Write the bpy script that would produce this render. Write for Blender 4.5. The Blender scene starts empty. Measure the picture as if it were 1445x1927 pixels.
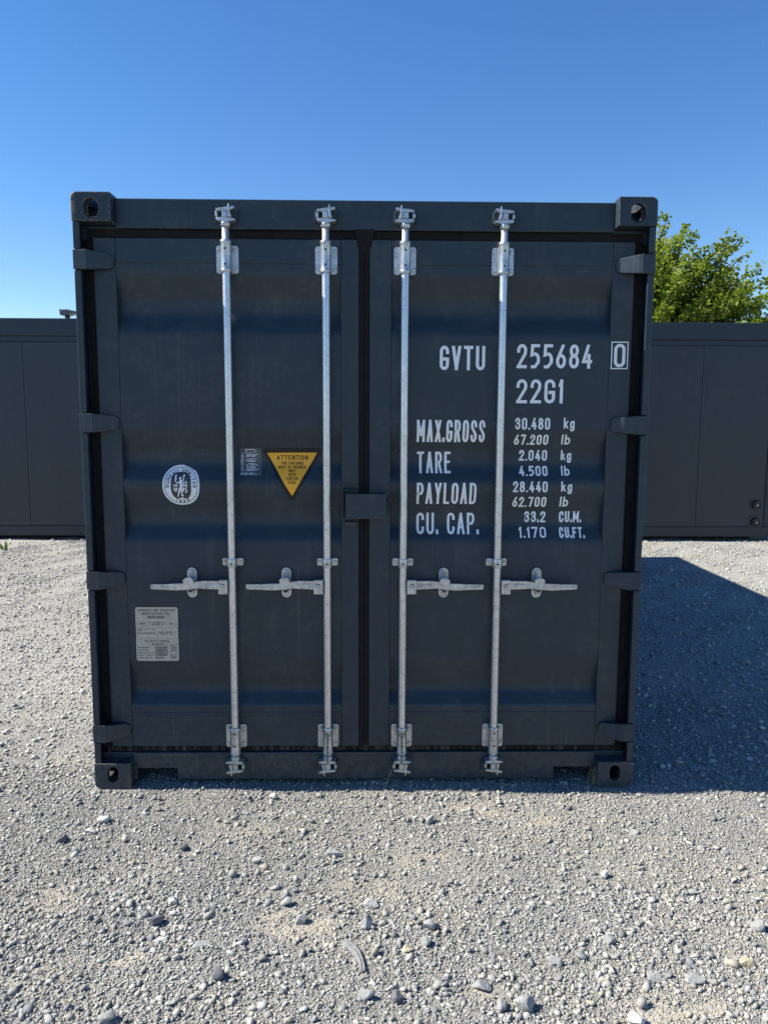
import bpy, bmesh, math, random
import numpy as np
from mathutils import Vector, Matrix

random.seed(7)
RNG = np.random.default_rng(11)
rad = math.radians
sc = bpy.context.scene
COL = sc.collection

# ------------------------------------------------------------------ camera
CAM = (0.0199, -3.3194, 1.6590)
PITCH, ROLL, YAW, FPX, PW, PH = 0.11879, 0.00446, 0.01782, 1447.0, 1445.0, 1927.0
_f = Vector((math.sin(YAW) * math.cos(PITCH), math.cos(YAW) * math.cos(PITCH), -math.sin(PITCH)))
_r0 = Vector((math.cos(YAW), -math.sin(YAW), 0)); _u0 = _r0.cross(_f)
_r = math.cos(ROLL) * _r0 + math.sin(ROLL) * _u0
_u = -math.sin(ROLL) * _r0 + math.cos(ROLL) * _u0
cd = bpy.data.cameras.new("camera"); cam = bpy.data.objects.new("camera", cd); COL.objects.link(cam)
cam.matrix_world = Matrix(((_r.x, _u.x, -_f.x, CAM[0]), (_r.y, _u.y, -_f.y, CAM[1]), (_r.z, _u.z, -_f.z, CAM[2]), (0, 0, 0, 1)))
cd.sensor_fit = 'HORIZONTAL'; cd.sensor_width = 36.0; cd.lens = FPX / PW * 36.0
cd.clip_start = 0.05; cd.clip_end = 3000
sc.camera = cam

# ------------------------------------------------------------------ sky, sun, exposure
SUN_EL, SUN_AZ = rad(44.7), rad(1.5)        # azimuth: left of the container, a hair behind its door face
w = bpy.data.worlds.new("World"); sc.world = w; w.use_nodes = True
nt = w.node_tree; bg = nt.nodes["Background"]
sky = nt.nodes.new("ShaderNodeTexSky"); sky.sky_type = 'NISHITA'; sky.sun_disc = False
sky.sun_elevation = SUN_EL; sky.sun_rotation = -(math.pi / 2 - SUN_AZ)
sky.air_density = 1.0; sky.dust_density = 0.03; sky.ozone_density = 2.6; sky.altitude = 100
hs = nt.nodes.new("ShaderNodeHueSaturation"); hs.inputs["Hue"].default_value = .507; hs.inputs["Saturation"].default_value = 1.28
nt.links.new(sky.outputs[0], hs.inputs["Color"]); nt.links.new(hs.outputs[0], bg.inputs[0]); bg.inputs[1].default_value = 0.086
sd = bpy.data.lights.new("sun", 'SUN'); sd.energy = 5.0; sd.angle = rad(0.5); sd.color = (1.0, 0.955, 0.86)
so = bpy.data.objects.new("sun", sd); COL.objects.link(so); so.location = (-20, 5, 25)
_to = Vector((-math.cos(SUN_EL) * math.cos(SUN_AZ), math.cos(SUN_EL) * math.sin(SUN_AZ), math.sin(SUN_EL)))
so.rotation_euler = (-_to).to_track_quat('-Z', 'Y').to_euler()
sc.view_settings.view_transform = 'Standard'; sc.view_settings.look = 'None'
sc.view_settings.exposure = 1.0; sc.view_settings.gamma = 1.0; sc.view_settings.use_curve_mapping = False
sc.cycles.max_bounces = 8

# ------------------------------------------------------------------ helpers
def ray(x, y):
    return _f + _r * ((x - PW / 2) / FPX) - _u * ((y - PH / 2) / FPX)
def at(x, y, Y):                    # photo pixel -> (X, Z) on the upright plane at depth Y
    d = ray(x, y); t = (Y - CAM[1]) / d.y
    return CAM[0] + t * d.x, CAM[2] + t * d.z
def ground(x, y, z=0.0):            # photo pixel -> (X, Y) on the ground
    d = ray(x, y); t = (z - CAM[2]) / d.z
    return CAM[0] + t * d.x, CAM[1] + t * d.y

class MB:
    def __init__(s): s.v = []; s.f = []; s.m = []; s.sm = []
    def add(s, vs, fs, m=0, smooth=False):
        o = len(s.v); s.v += [tuple(p) for p in vs]
        for f in fs: s.f.append([i + o for i in f]); s.m.append(m); s.sm.append(smooth)
        return s
    def box(s, x0, x1, y0, y1, z0, z1, m=0):
        return s.add([(x0, y0, z0), (x1, y0, z0), (x1, y1, z0), (x0, y1, z0), (x0, y0, z1), (x1, y0, z1), (x1, y1, z1), (x0, y1, z1)],
                     [(0, 3, 2, 1), (4, 5, 6, 7), (0, 1, 5, 4), (1, 2, 6, 5), (2, 3, 7, 6), (3, 0, 4, 7)], m)
    def hexa(s, p, m=0):            # eight corners ordered as in box
        return s.add(p, [(0, 3, 2, 1), (4, 5, 6, 7), (0, 1, 5, 4), (1, 2, 6, 5), (2, 3, 7, 6), (3, 0, 4, 7)], m)
    def prism(s, poly, y0, y1, m=0, ycap=True):   # outline in (x, z), counter-clockwise seen from -y
        n = len(poly)
        vs = [(x, y0, z) for x, z in poly] + [(x, y1, z) for x, z in poly]
        fs = [tuple(range(n)), tuple(range(2 * n - 1, n - 1, -1))]
        fs += [(i, i + n, (i + 1) % n + n, (i + 1) % n) for i in range(n)]
        return s.add(vs, fs, m)
    def lathe(s, prof, cx, cy, n=20, m=0, smooth=True, axis='z'):   # profile [(radius, height)]
        vs = []; fs = []
        for r, h in prof:
            for k in range(n):
                a = 2 * math.pi * k / n
                p = (r * math.cos(a), r * math.sin(a), h)
                if axis == 'z': vs.append((cx + p[0], cy + p[1], p[2]))
                elif axis == 'y': vs.append((cx + p[0], h, cy + p[1]))
        for j in range(len(prof) - 1):
            for k in range(n):
                q = [j * n + k, j * n + (k + 1) % n, (j + 1) * n + (k + 1) % n, (j + 1) * n + k]
                fs.append(q if axis == 'z' else q[::-1])
        s.add(vs, fs, m, smooth)
        b = len(s.v) - len(vs)
        s.f.append([b + k for k in range(n)][::-1] if axis == 'z' else [b + k for k in range(n)]); s.m.append(m); s.sm.append(False)
        t = b + (len(prof) - 1) * n
        s.f.append([t + k for k in range(n)] if axis == 'z' else [t + k for k in range(n)][::-1]); s.m.append(m); s.sm.append(False)
        return s
    def tube(s, pts, r, n=8, m=0):
        pts = [Vector(p) for p in pts]; rs = r if isinstance(r, (list, tuple)) else [r] * len(pts)
        vs = []; up = Vector((0.31, 0.87, 0.4))
        for i, p in enumerate(pts):
            d = (pts[min(i + 1, len(pts) - 1)] - pts[max(i - 1, 0)]).normalized()
            a = d.cross(up).normalized(); b = d.cross(a)
            for k in range(n):
                t = 2 * math.pi * k / n
                vs.append(p + (a * math.cos(t) + b * math.sin(t)) * rs[i])
        fs = [(i * n + k, i * n + (k + 1) % n, (i + 1) * n + (k + 1) % n, (i + 1) * n + k) for i in range(len(pts) - 1) for k in range(n)]
        fs += [tuple(range(n))[::-1], tuple((len(pts) - 1) * n + k for k in range(n))]
        return s.add(vs, fs, m, True)
    def mesh(s, name, mats):
        me = bpy.data.meshes.new(name); me.from_pydata(s.v, [], s.f)
        for mt in mats: me.materials.append(mt)
        me.polygons.foreach_set("material_index", s.m); me.polygons.foreach_set("use_smooth", s.sm)
        me.update(); return me

def link(name, me, parent=None, bevel=0.0, loc=None, seg=2):
    o = bpy.data.objects.new(name, me); COL.objects.link(o)
    if parent is not None:
        o.parent = parent
        if loc is None and parent.parent is None and parent.type == 'EMPTY':
            o.location = -Vector(parent.location)
    if loc is not None: o.location = loc
    if bevel:
        b = o.modifiers.new("bevel", 'BEVEL'); b.width = bevel; b.segments = seg; b.limit_method = 'ANGLE'; b.angle_limit = rad(40)
    return o
def part(name, mb, mats, parent, bevel=0.0, loc=None, seg=2):
    return link(name, mb.mesh(name, mats if isinstance(mats, list) else [mats]), parent, bevel, loc, seg)
def tag(o, label=None, cat=None, group=None, kind=None):
    if label: o["label"] = label
    if cat: o["category"] = cat
    if group: o["group"] = group
    if kind: o["kind"] = kind
    return o
def empty(name, loc, label, cat, group=None):
    o = bpy.data.objects.new(name, None); o.location = loc; o.empty_display_size = 0.2; COL.objects.link(o)
    return tag(o, label, cat, group)

# ------------------------------------------------------------------ materials
class NB:
    def __init__(s, name):
        s.mat = bpy.data.materials.new(name); s.mat.use_nodes = True
        s.t = s.mat.node_tree; s.b = s.t.nodes["Principled BSDF"]; s.out = s.t.nodes["Material Output"]
        s.tc = s.t.nodes.new("ShaderNodeTexCoord"); s.geo = s.t.nodes.new("ShaderNodeNewGeometry")
    def n(s, typ, **kw):
        nd = s.t.nodes.new(typ)
        for k, v in kw.items():
            if k.startswith("i_"):
                key = k[2:]; key = int(key) if key.isdigit() else key.replace("_", " ")
                nd.inputs[key].default_value = v
            else: setattr(nd, k, v)
        return nd
    def l(s, a, b): s.t.links.new(a, b)
    def noise(s, scale, detail=4, rough=.55, vec=None, dist=0.0):
        nd = s.n("ShaderNodeTexNoise", i_Scale=scale, i_Detail=detail, i_Roughness=rough, i_Distortion=dist)
        s.l(vec or s.geo.outputs["Position"], nd.inputs["Vector"]); return nd.outputs["Fac"]
    def mapped(s, scale):
        m = s.n("ShaderNodeMapping"); m.inputs["Scale"].default_value = scale
        s.l(s.geo.outputs["Position"], m.inputs["Vector"]); return m.outputs[0]
    def ramp(s, fac, stops):
        r = s.n("ShaderNodeValToRGB"); e = r.color_ramp.elements
        e[0].position, e[0].color = stops[0][0], (*stops[0][1], 1) if len(stops[0][1]) == 3 else stops[0][1]
        e[1].position, e[1].color = stops[-1][0], (*stops[-1][1], 1)
        for p, c in stops[1:-1]:
            k = e.new(p); k.color = (*c, 1)
        s.l(fac, r.inputs[0]); return r.outputs[0]
    def val(s, fac, a, b, lo=0.0, hi=1.0):
        r = s.n("ShaderNodeMapRange"); r.inputs[1].default_value = a; r.inputs[2].default_value = b
        r.inputs[3].default_value = lo; r.inputs[4].default_value = hi; s.l(fac, r.inputs[0]); return r.outputs[0]
    def mix(s, fac, a, b, mode='MIX'):
        m = s.n("ShaderNodeMix", data_type='RGBA', blend_type=mode)
        for sock, v in ((m.inputs[0], fac), (m.inputs[6], a), (m.inputs[7], b)):
            if hasattr(v, "links") or hasattr(v, "is_linked"): s.l(v, sock)
            elif isinstance(v, tuple): sock.default_value = (*v, 1) if len(v) == 3 else v
            else: sock.default_value = v
        return m.outputs[2]
    def bump(s, h, dist, strength=1.0, prev=None):
        b = s.n("ShaderNodeBump", i_Strength=strength, i_Distance=dist); s.l(h, b.inputs["Height"])
        if prev is not None: s.l(prev, b.inputs["Normal"])
        return b.outputs[0]
    def math(s, op, a, b=None):
        m = s.n("ShaderNodeMath", operation=op)
        for i, v in enumerate((a, b)):
            if v is None: continue
            if hasattr(v, "is_linked"): s.l(v, m.inputs[i])
            else: m.inputs[i].default_value = v
        return m.outputs[0]
    def set(s, **kw):
        for k, v in kw.items():
            sock = s.b.inputs[k.replace("_", " ")]
            if hasattr(v, "is_linked"): s.l(v, sock)
            elif isinstance(v, tuple): sock.default_value = (*v, 1) if len(v) == 3 else v
            else: sock.default_value = v
        return s

def mat_plain(name, col, rough=.6, metal=0.0, var=.12, scale=30):
    b = NB(name); nz = b.noise(scale, 5)
    c = b.ramp(nz, [(.3, tuple(x * (1 - var) for x in col)), (.7, tuple(min(1, x * (1 + var)) for x in col))])
    b.set(Base_Color=c, Roughness=b.val(nz, .2, .8, max(.05, rough - .08), rough + .08), Metallic=metal)
    return b.mat

def mat_paint(name, col, rough=.38, streak=True, wave=.0012, edge=False, dust=(.30, .27, .22)):
    b = NB(name)
    big = b.noise(1.7, 3); fine = b.noise(220, 3); mid = b.noise(14, 6, .6)
    c = b.ramp(mid, [(.25, tuple(x * .90 for x in col)), (.75, tuple(x * 1.10 for x in col))])
    if streak:
        st = b.noise(1, 5, .6, b.mapped((42, 42, 1.3))); pat = b.noise(2.3, 4)
        f = b.math('MULTIPLY', b.val(st, .56, .80, 0, .16), b.val(pat, .4, .65))
        c = b.mix(f, c, dust)
        dz = b.noise(9, 8, .75); c = b.mix(b.val(dz, .52, .8, 0, .12), c, dust)
        s1 = b.noise(1, 2, .5, b.mapped((170, 170, 11)), 1.2); s2 = b.noise(1, 2, .5, b.mapped((12, 12, 230)), 1.5); zone = b.noise(3.1, 3)
        c = b.mix(b.math('MULTIPLY', b.val(s1, .735, .77, 0, .40), b.val(zone, .52, .62)), c, dust)
        c = b.mix(b.math('MULTIPLY', b.val(s2, .745, .78, 0, .35), b.val(zone, .44, .36)), c, dust)
        pz = b.n('ShaderNodeSeparateXYZ'); b.l(b.geo.outputs['Position'], pz.inputs[0])   # splash dirt near the ground
        c = b.mix(b.math('MULTIPLY', b.val(pz.outputs[2], .26, .02, 0, .17), b.val(b.noise(26, 7, .75), .42, .66)), c, dust)
        sp = b.noise(95, 2); c = b.mix(b.val(sp, .74, .78, 0, .30), c, dust)
    if edge:
        bv = b.n("ShaderNodeBevel", i_Radius=.012); bv.samples = 4
        dt = b.n("ShaderNodeVectorMath", operation='DOT_PRODUCT')
        b.l(bv.outputs[0], dt.inputs[0]); b.l(b.geo.outputs["True Normal"], dt.inputs[1])
        e = b.val(dt.outputs["Value"], .992, .93, 0, 1)
        e = b.math('MULTIPLY', e, b.val(b.noise(55, 5, .7), .46, .54)); e = b.math('MULTIPLY', e, b.val(b.noise(7, 2), .36, .50))
        px = b.n('ShaderNodeSeparateXYZ'); b.l(b.geo.outputs['Position'], px.inputs[0])   # the upper left casting is rubbed to rust on its outer edge
        e2 = b.math('MULTIPLY', b.math('MULTIPLY', b.val(px.outputs[0], -1.197, -1.211), b.val(px.outputs[2], 2.46, 2.50)), b.val(b.noise(60, 4, .7), .40, .52)); e = b.math('MAXIMUM', e, e2)
        c = b.mix(e, c, b.ramp(b.noise(130, 3), [(.35, (.10, .045, .022)), (.65, (.34, .24, .17))]))
    b.set(Base_Color=c, Roughness=b.val(mid, .2, .8, rough - .05, rough + .13), Specular_IOR_Level=.38)
    n1 = b.bump(big, wave * 8, 1.0); n2 = b.bump(fine, .0004, .35, n1)
    b.set(Normal=n2); return b.mat

def mat_galv(name, lo, hi):
    b = NB(name)
    v = b.n("ShaderNodeTexVoronoi", i_Scale=85.0); b.l(b.geo.outputs["Position"], v.inputs["Vector"])
    nz = b.noise(38, 6, .65); sp = b.noise(260, 3)
    c = b.ramp(nz, [(.28, lo), (.6, hi)])
    gv = b.n('ShaderNodeRGBToBW'); b.l(v.outputs['Color'], gv.inputs[0]); c = b.mix(b.val(gv.outputs[0], .2, .8, 0, .25), c, (.50, .52, .54))
    c = b.mix(b.val(sp, .70, .78, 0, .45), c, (.22, .21, .20))
    b.set(Base_Color=c, Metallic=b.val(nz, .3, .7, .55, .92), Roughness=b.val(nz, .25, .75, .22, .44))
    b.set(Normal=b.bump(nz, .0009, .5)); return b.mat

M = {}
PAINT = (.0195, .0340, .0480)
M['paint'] = mat_paint("anthracite_paint", PAINT)
M['casting'] = mat_paint("chipped_anthracite_paint", PAINT, .45, edge=True)
M['galv'] = mat_galv("galvanised_rod_steel", (.50, .52, .54), (.72, .74, .76)); M['galv_dull'] = mat_galv("galvanised_fitting_steel", (.27, .285, .30), (.56, .58, .60))
def mat_rubber():
    b = NB("door_seal_rubber"); nz = b.noise(18, 5); st = b.noise(1, 5, .65, b.mapped((60, 60, 9)))
    c = b.ramp(nz, [(.3, (.0070, .0058, .0062)), (.7, (.0120, .0100, .0100))])
    sp = b.n("ShaderNodeSeparateXYZ"); b.l(b.geo.outputs["Position"], sp.inputs[0])
    low = b.val(sp.outputs[2], .20, .16, 0, 1)                  # dust that settled on the bottom lip
    f = b.math('MULTIPLY', low, b.val(st, .48, .70, 0, .5)); c = b.mix(f, c, (.20, .18, .155))
    b.set(Base_Color=c, Roughness=.75, Specular_IOR_Level=.22, Normal=b.bump(b.noise(9, 4, .6), .02, .5)); return b.mat
M['rubber'] = mat_rubber()
M['hole'] = mat_plain("dark_hole", (.004, .004, .005), .8)
M['white'] = mat_plain("white_lettering", (.80, .82, .84), .5, var=.05, scale=60)
M['sticker_white'] = mat_plain("white_sticker_film", (.78, .81, .85), .4, var=.05, scale=40)
M['sticker_dark'] = mat_plain("dark_sticker_print", (.045, .045, .05), .4)
M['yellow'] = mat_plain("yellow_sticker_film", (.87, .42, .018), .42, var=.05)
M['black'] = mat_plain("black_sticker_film", (.004, .004, .004), .6)
M['plate'] = mat_plain("engraved_plate", (.46, .43, .37), .42, metal=.2, var=.10, scale=50)
M['greyfilm'] = mat_plain("grey_label_film", (.075, .085, .10), .4)
M['steel_side'] = mat_paint("container_side_paint", PAINT, .42)
M['floor_wood'] = mat_plain("container_floor_wood", (.12, .075, .045), .7)
M['wire'] = mat_plain("tie_wire", (.16, .155, .15), .5, metal=.6, var=.3, scale=90)
# ------------------------------------------------------------------ shipping container
W2, HT, LEN = 1.219, 2.591, 6.058
cont = empty("shipping_container", (0, LEN / 2, 0), "anthracite steel shipping container with closed double doors and white lettering", "container")

# --- corner castings: hollow blocks with oval openings
def stadium(w, h, n=10):            # upright oval, centred
    r = w / 2; s = h / 2 - r; pts = []
    for k in range(n + 1): a = math.pi * k / n; pts.append((r * math.cos(a), s + r * math.sin(a)))
    for k in range(n + 1): a = math.pi + math.pi * k / n; pts.append((r * math.cos(a), -s + r * math.sin(a)))
    return pts
def bool_diff(target, cutters):
    for c in cutters:
        m = target.modifiers.new("cut", 'BOOLEAN'); m.operation = 'DIFFERENCE'; m.solver = 'EXACT'; m.object = c
    bpy.context.view_layer.update()
    dg = bpy.context.evaluated_depsgraph_get(); me = bpy.data.meshes.new_from_object(target.evaluated_get(dg))
    for o in [target] + cutters: bpy.data.objects.remove(o, do_unlink=True)
    return me
def casting_mesh(hw, hh):           # left front top orientation: outer faces -x, -y, +z ; spans x 0..162, y 0..178, z -118..0
    A, D, H, T = .162, .178, .118, .030
    r = .024; poly = []
    def corner(cx, cz, a0, rr=r):
        for k in range(6): a = a0 + math.pi / 2 * k / 5; poly.append((cx + rr * math.cos(a), cz + rr * math.sin(a)))
    poly += [(0, -H), (A, -H), (A, 0)]; corner(r, -r, math.pi / 2)
    body = MB().prism(poly, 0, D); tgt = link("tmp_body", body.mesh("tmp", []), bevel=.003)
    bpy.context.view_layer.update()
    cav = link("tmp_cav", MB().box(T, A - T, T, D - T, -H + T, -T).mesh("tmp", []))
    st = stadium(hw, hh)
    f = link("tmp_f", MB().prism([(.082 + x, -.066 + z) for x, z in st], -.05, T + .01).mesh("tmp", []))
    sd_ = MB()                       # side opening, along x
    pr = [(z, y) for y, z in stadium(.062, .08)]
    n = len(st); vs = [(-.05, .090 + x, -.060 + z) for x, z in st] + [(T + .01, .090 + x, -.060 + z) for x, z in st]
    sd_.add(vs, [tuple(range(n))[::-1], tuple(range(n, 2 * n))] + [(i, (i + 1) % n, (i + 1) % n + n, i + n) for i in range(n)])
    s_ = link("tmp_s", sd_.mesh("tmp", []))
    tt = stadium(.064, .122); vs = [(.084 + x, .090 + y, -T - .01) for x, y in tt] + [(.084 + x, .090 + y, .05) for x, y in tt]
    t_ = link("tmp_t", MB().add(vs, [tuple(range(n))[::-1], tuple(range(n, 2 * n))] + [(i, (i + 1) % n, (i + 1) % n + n, i + n) for i in range(n)]).mesh("tmp", []))
    for o in (f, s_, t_, cav):
        bm = bmesh.new(); bm.from_mesh(o.data); bmesh.ops.recalc_face_normals(bm, faces=bm.faces); bm.to_mesh(o.data); bm.free()
    me = bool_diff(tgt, [cav, f, s_, t_]); me.name = "corner_casting"
    me.materials.clear(); me.materials.append(M['casting'])
    return me
def mirrored(me, sx, sy, sz):
    m2 = me.copy(); bm = bmesh.new(); bm.from_mesh(m2)
    bmesh.ops.scale(bm, vec=(sx, sy, sz), verts=bm.verts)
    if sx * sy * sz < 0: bmesh.ops.reverse_faces(bm, faces=bm.faces)
    bm.to_mesh(m2); bm.free(); return m2
top_c, bot_c = casting_mesh(.062, .080), casting_mesh(.050, .076)
for sy, Y in ((1, 0), (-1, LEN)):
    for sx in (1, -1):
        link("corner_casting", mirrored(top_c, sx, sy, 1), cont, loc=Vector((-W2 * sx, Y, HT)) - cont.location)
        link("corner_casting", mirrored(bot_c, sx, sy, -1), cont, loc=Vector((-W2 * sx, Y, 0)) - cont.location)

# --- rear frame: posts, header, sill
HZ = [2.32, 1.642, .956, .256]      # hinge heights (centre)
HH = .040                           # half height of the outer lug
for s in (-1, 1):
    mb = MB()
    zz = [.119] + [z for h in sorted(HZ) for z in (h - HH - .004, h + HH + .004)] + [HT - .119]
    def X(a): return s * a
    for z0, z1 in zip(zz[0::2], zz[1::2]):      # front flange in lengths between the hinge lugs
        a, b = sorted((X(W2 - .002), X(W2 - .030))); mb.box(a, b, .004, .016, z0, z1)
    a, b = sorted((X(W2 - .002), X(W2 - .010))); mb.box(a, b, .0165, .150, .119, HT - .119)
    a, b = sorted((X(W2 - .0105), X(W2 - .085))); mb.box(a, b, .105, .113, .119, HT - .119)
    part("corner_post", mb, M['paint'], cont, .003)
    mb = MB(); a, b = sorted((X(W2 - .002), X(W2 - .090))); mb.box(a, b, LEN - .08, LEN - .006, .119, HT - .119)
    part("corner_post", mb, M['steel_side'], cont, .004)
mb = MB()
mb.box(-1.056, 1.056, .054, .066, 2.458, 2.580); mb.box(-1.056, 1.056, .0665, .150, 2.568, 2.580); mb.box(-1.17, 1.17, .085, .15, 2.425, 2.470)
mb.box(-1.208, -1.0, .075, .083, 2.412, 2.472); mb.box(1.0, 1.208, .075, .083, 2.412, 2.472)
part("header", mb, M['paint'], cont, .004)
SILLZ = .020
mb = MB()
xs = [(-1.056, -1.044, SILLZ), (-1.0435, -.8595, .074), (-.859, .868, SILLZ), (.8685, 1.0525, .074), (1.053, 1.056, SILLZ)]
outl = [(-1.056, SILLZ), (-1.044, SILLZ), (-1.044, .074), (-.859, .074), (-.859, SILLZ), (.868, SILLZ), (.868, .074), (1.053, .074), (1.053, SILLZ), (1.056, SILLZ), (1.056, .147), (-1.056, .147)]
mb.prism(outl, .050, .062)
mb.box(-1.2, 1.2, .0625, .14, .135, .145)
mb.box(-1.2, 1.2, .066, .14, .118, .134)
part("sill", mb, M['paint'], cont, .003)
# dark under-frame behind the sill, floor, roof, walls
mb = MB()
for k in range(12): mb.box(-1.19, 1.19, .30 + k * .48, .345 + k * .48, .03, .146)
mb.box(-W2 + .004, -W2 + .06, .179, LEN - .179, .02, .160); mb.box(W2 - .06, W2 - .004, .179, LEN - .179, .02, .160)
part("under_frame", mb, M['steel_side'], cont, .003)
part("floor", MB().box(-1.15, 1.15, .13, LEN - .1, .15, .178), M['floor_wood'], cont)
def corrugated_wall(s):
    prof = []; y = .151; L1, L2, dp = .072, .068, .036
    while y < LEN - .40:
        prof += [(0, y), (0, y + L1), (dp, y + L1 + L2), (dp, y + 2 * L1 + L2)]; y += 2 * (L1 + L2)
    prof += [(0, y), (0, LEN - .09)]
    vs = [(s * (W2 - .012 - d), yy, z) for z in (.161, 2.505) for d, yy in prof]; n = len(prof)
    fs = [(i, i + 1, i + 1 + n, i + n) for i in range(n - 1)]
    if s < 0: fs = [f[::-1] for f in fs]
    mb = MB().add(vs, fs); o = part("side_wall", mb, M['steel_side'], cont)
    sm = o.modifiers.new("thick", 'SOLIDIFY'); sm.thickness = .002
    a, b = sorted((s * (W2 - .003), s * (W2 - .063)))
    part("top_rail", MB().box(a, b, .179, LEN - .179, 2.506, 2.566), M['steel_side'], cont, .003)
corrugated_wall(-1); corrugated_wall(1)
prof = []; y = .16
while y < LEN - .35: prof += [(0, y), (0, y + .09), (-.02, y + .105), (-.02, y + .195)]; y += .21
prof += [(0, y), (0, LEN - .02)]
n = len(prof); vs = [(x, yy, 2.578 + d) for x in (-1.17, 1.17) for d, yy in prof]
o = part("roof", MB().add(vs, [(i, i + n, i + n + 1, i + 1) for i in range(n - 1)]), M['steel_side'], cont)
o.modifiers.new("thick", 'SOLIDIFY').thickness = .002
mb = MB(); x = -1.125; prof = []
while x < 1.0: prof += [(x, 0), (x + .07, 0), (x + .138, .036), (x + .208, .036)]; x += .276
prof += [(1.128, 0)]
n = len(prof); vs = [(xx, LEN - .02 - d, z) for z in (.165, 2.48) for xx, d in prof]
o = part("end_wall", mb.add(vs, [(i + 1, i, i + n, i + n + 1) for i in range(n - 1)]), M['steel_side'], cont)
o.modifiers.new("thick", 'SOLIDIFY').thickness = .002
for za, zb_ in ((2.481, 2.570), (.02, .164)): part("end_rail", MB().box(-1.056, 1.056, LEN - .07, LEN - .008, za, zb_), M['steel_side'], cont, .003)

# --- doors
YF = .060                            # face of the door frame
YO, YD = .0635, .101                 # outer and deep planes of the corrugated panel
def zdoor(py, Y): return at(560, py, Y)[1]
GROOVES = []                         # z of: slope start, deep start, deep end, slope end
for a, b, c, d in ((520, 562, 596, 625), (810, 848, 875, 905), (923, 962, 988, 1018), (1240, 1283, 1298, 1328)):
    GROOVES.append((zdoor(a, YO), zdoor(b, YD), zdoor(c, YD), zdoor(d, YO)))
PZ0, PZ1 = .335, 2.318
def y_sharp(z):
    for a, b, c, d in GROOVES:
        if d < z < a:
            if z > b: return YO + (YD - YO) * (a - z) / (a - b)
            if z >= c: return YD
            return YO + (YD - YO) * (z - d) / (c - d)
    return YO
PANEL_Z = sorted([PZ0, PZ1] + [z for g_ in GROOVES for z in g_])
PROFILE = []                         # the sheet's section with softened bends
_p = [(z, y_sharp(z)) for z in PANEL_Z]
for i, (z, y) in enumerate(_p):
    if i in (0, len(_p) - 1): PROFILE.append((z, y)); continue
    (za, ya), (zb, yb) = _p[i - 1], _p[i + 1]; r = .024
    da = math.hypot(za - z, ya - y); db = math.hypot(zb - z, yb - y); r = min(r, da * .46, db * .46)
    pa = (z + (za - z) * r / da, y + (ya - y) * r / da); pb = (z + (zb - z) * r / db, y + (yb - y) * r / db)
    for k in range(6):
        t = k / 5; PROFILE.append(((1 - t) ** 2 * pa[0] + 2 * t * (1 - t) * z + t * t * pb[0], (1 - t) ** 2 * pa[1] + 2 * t * (1 - t) * y + t * t * pb[1]))
PRZ, PRY = [p[0] for p in PROFILE], [p[1] for p in PROFILE]
def y_surf(z): return float(np.interp(z, PRZ, PRY))
DOORS = {}
DL = dict(x0=-1.155, x1=-.032, s0=-1.062, s1=-.109)     # stile inner edges
DR = dict(x0=.0145, x1=1.151, s0=.108, s1=1.056)
for key, d in (('L', DL), ('R', DR)):
    mb = MB()
    z0, z1 = .173, 2.421
    mb.box(d['x0'], d['s0'], YF, YF + .045, z0, z1); mb.box(d['s1'], d['x1'], YF, YF + .045, z0, z1)
    mb.box(d['s0'] + .0003, d['s1'] - .0003, YF + .0015, YF + .045, z0, PZ0); mb.box(d['s0'] + .0003, d['s1'] - .0003, YF + .0015, YF + .045, PZ1, z1)
    DOORS[key] = part("door", mb, M['paint'], cont, .003)
    tag(DOORS[key], "left door leaf with stickers" if key == 'L' else "right door leaf with white lettering")
    sm = PROFILE; n = len(sm); X0, X1 = d['s0'], d['s1']
    vs = [(X0, y, z) for z, y in sm] + [(X1, y, z) for z, y in sm]
    o = part("corrugated_panel", MB().add(vs, [(i, i + n, i + n + 1, i + 1) for i in range(n - 1)], 0, True), M['paint'], DOORS[key])
    # rubber seal round the leaf
    mb = MB(); a, b = d['x0'], d['x1']
    ox0 = -1.181 if key == 'L' else -.008; ox1 = -.0085 if key == 'L' else 1.183
    mb.box(ox0, ox1, .070, .082, 2.4215, 2.4575); mb.box(ox0, ox1, .066, .078, .1475, .1725)
    mb.box(ox0, a - .0005, .071, .083, .1730, 2.421); mb.box(b + .0005, ox1, .071, .083, .1730, 2.421)
    mb.box(b + .0005, ox1, .064, .0705, .1725, 2.4212) if key == 'L' else mb.box(ox0, a - .0005, .064, .0705, .1725, 2.4212)
    part("door_seal", mb, M['rubber'], DOORS[key], .002)

# lip of the seal where the two leaves meet at the top
part("seal_flap", MB().hexa([(-.0325, .0605, 2.36), (.0150, .0605, 2.36), (.0150, .0635, 2.36), (-.0325, .0635, 2.36), (-.046, .0525, 2.462), (.034, .0525, 2.462), (.034, .0535, 2.462), (-.046, .0535, 2.462)]), M['rubber'], DOORS['R'], .002)

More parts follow.
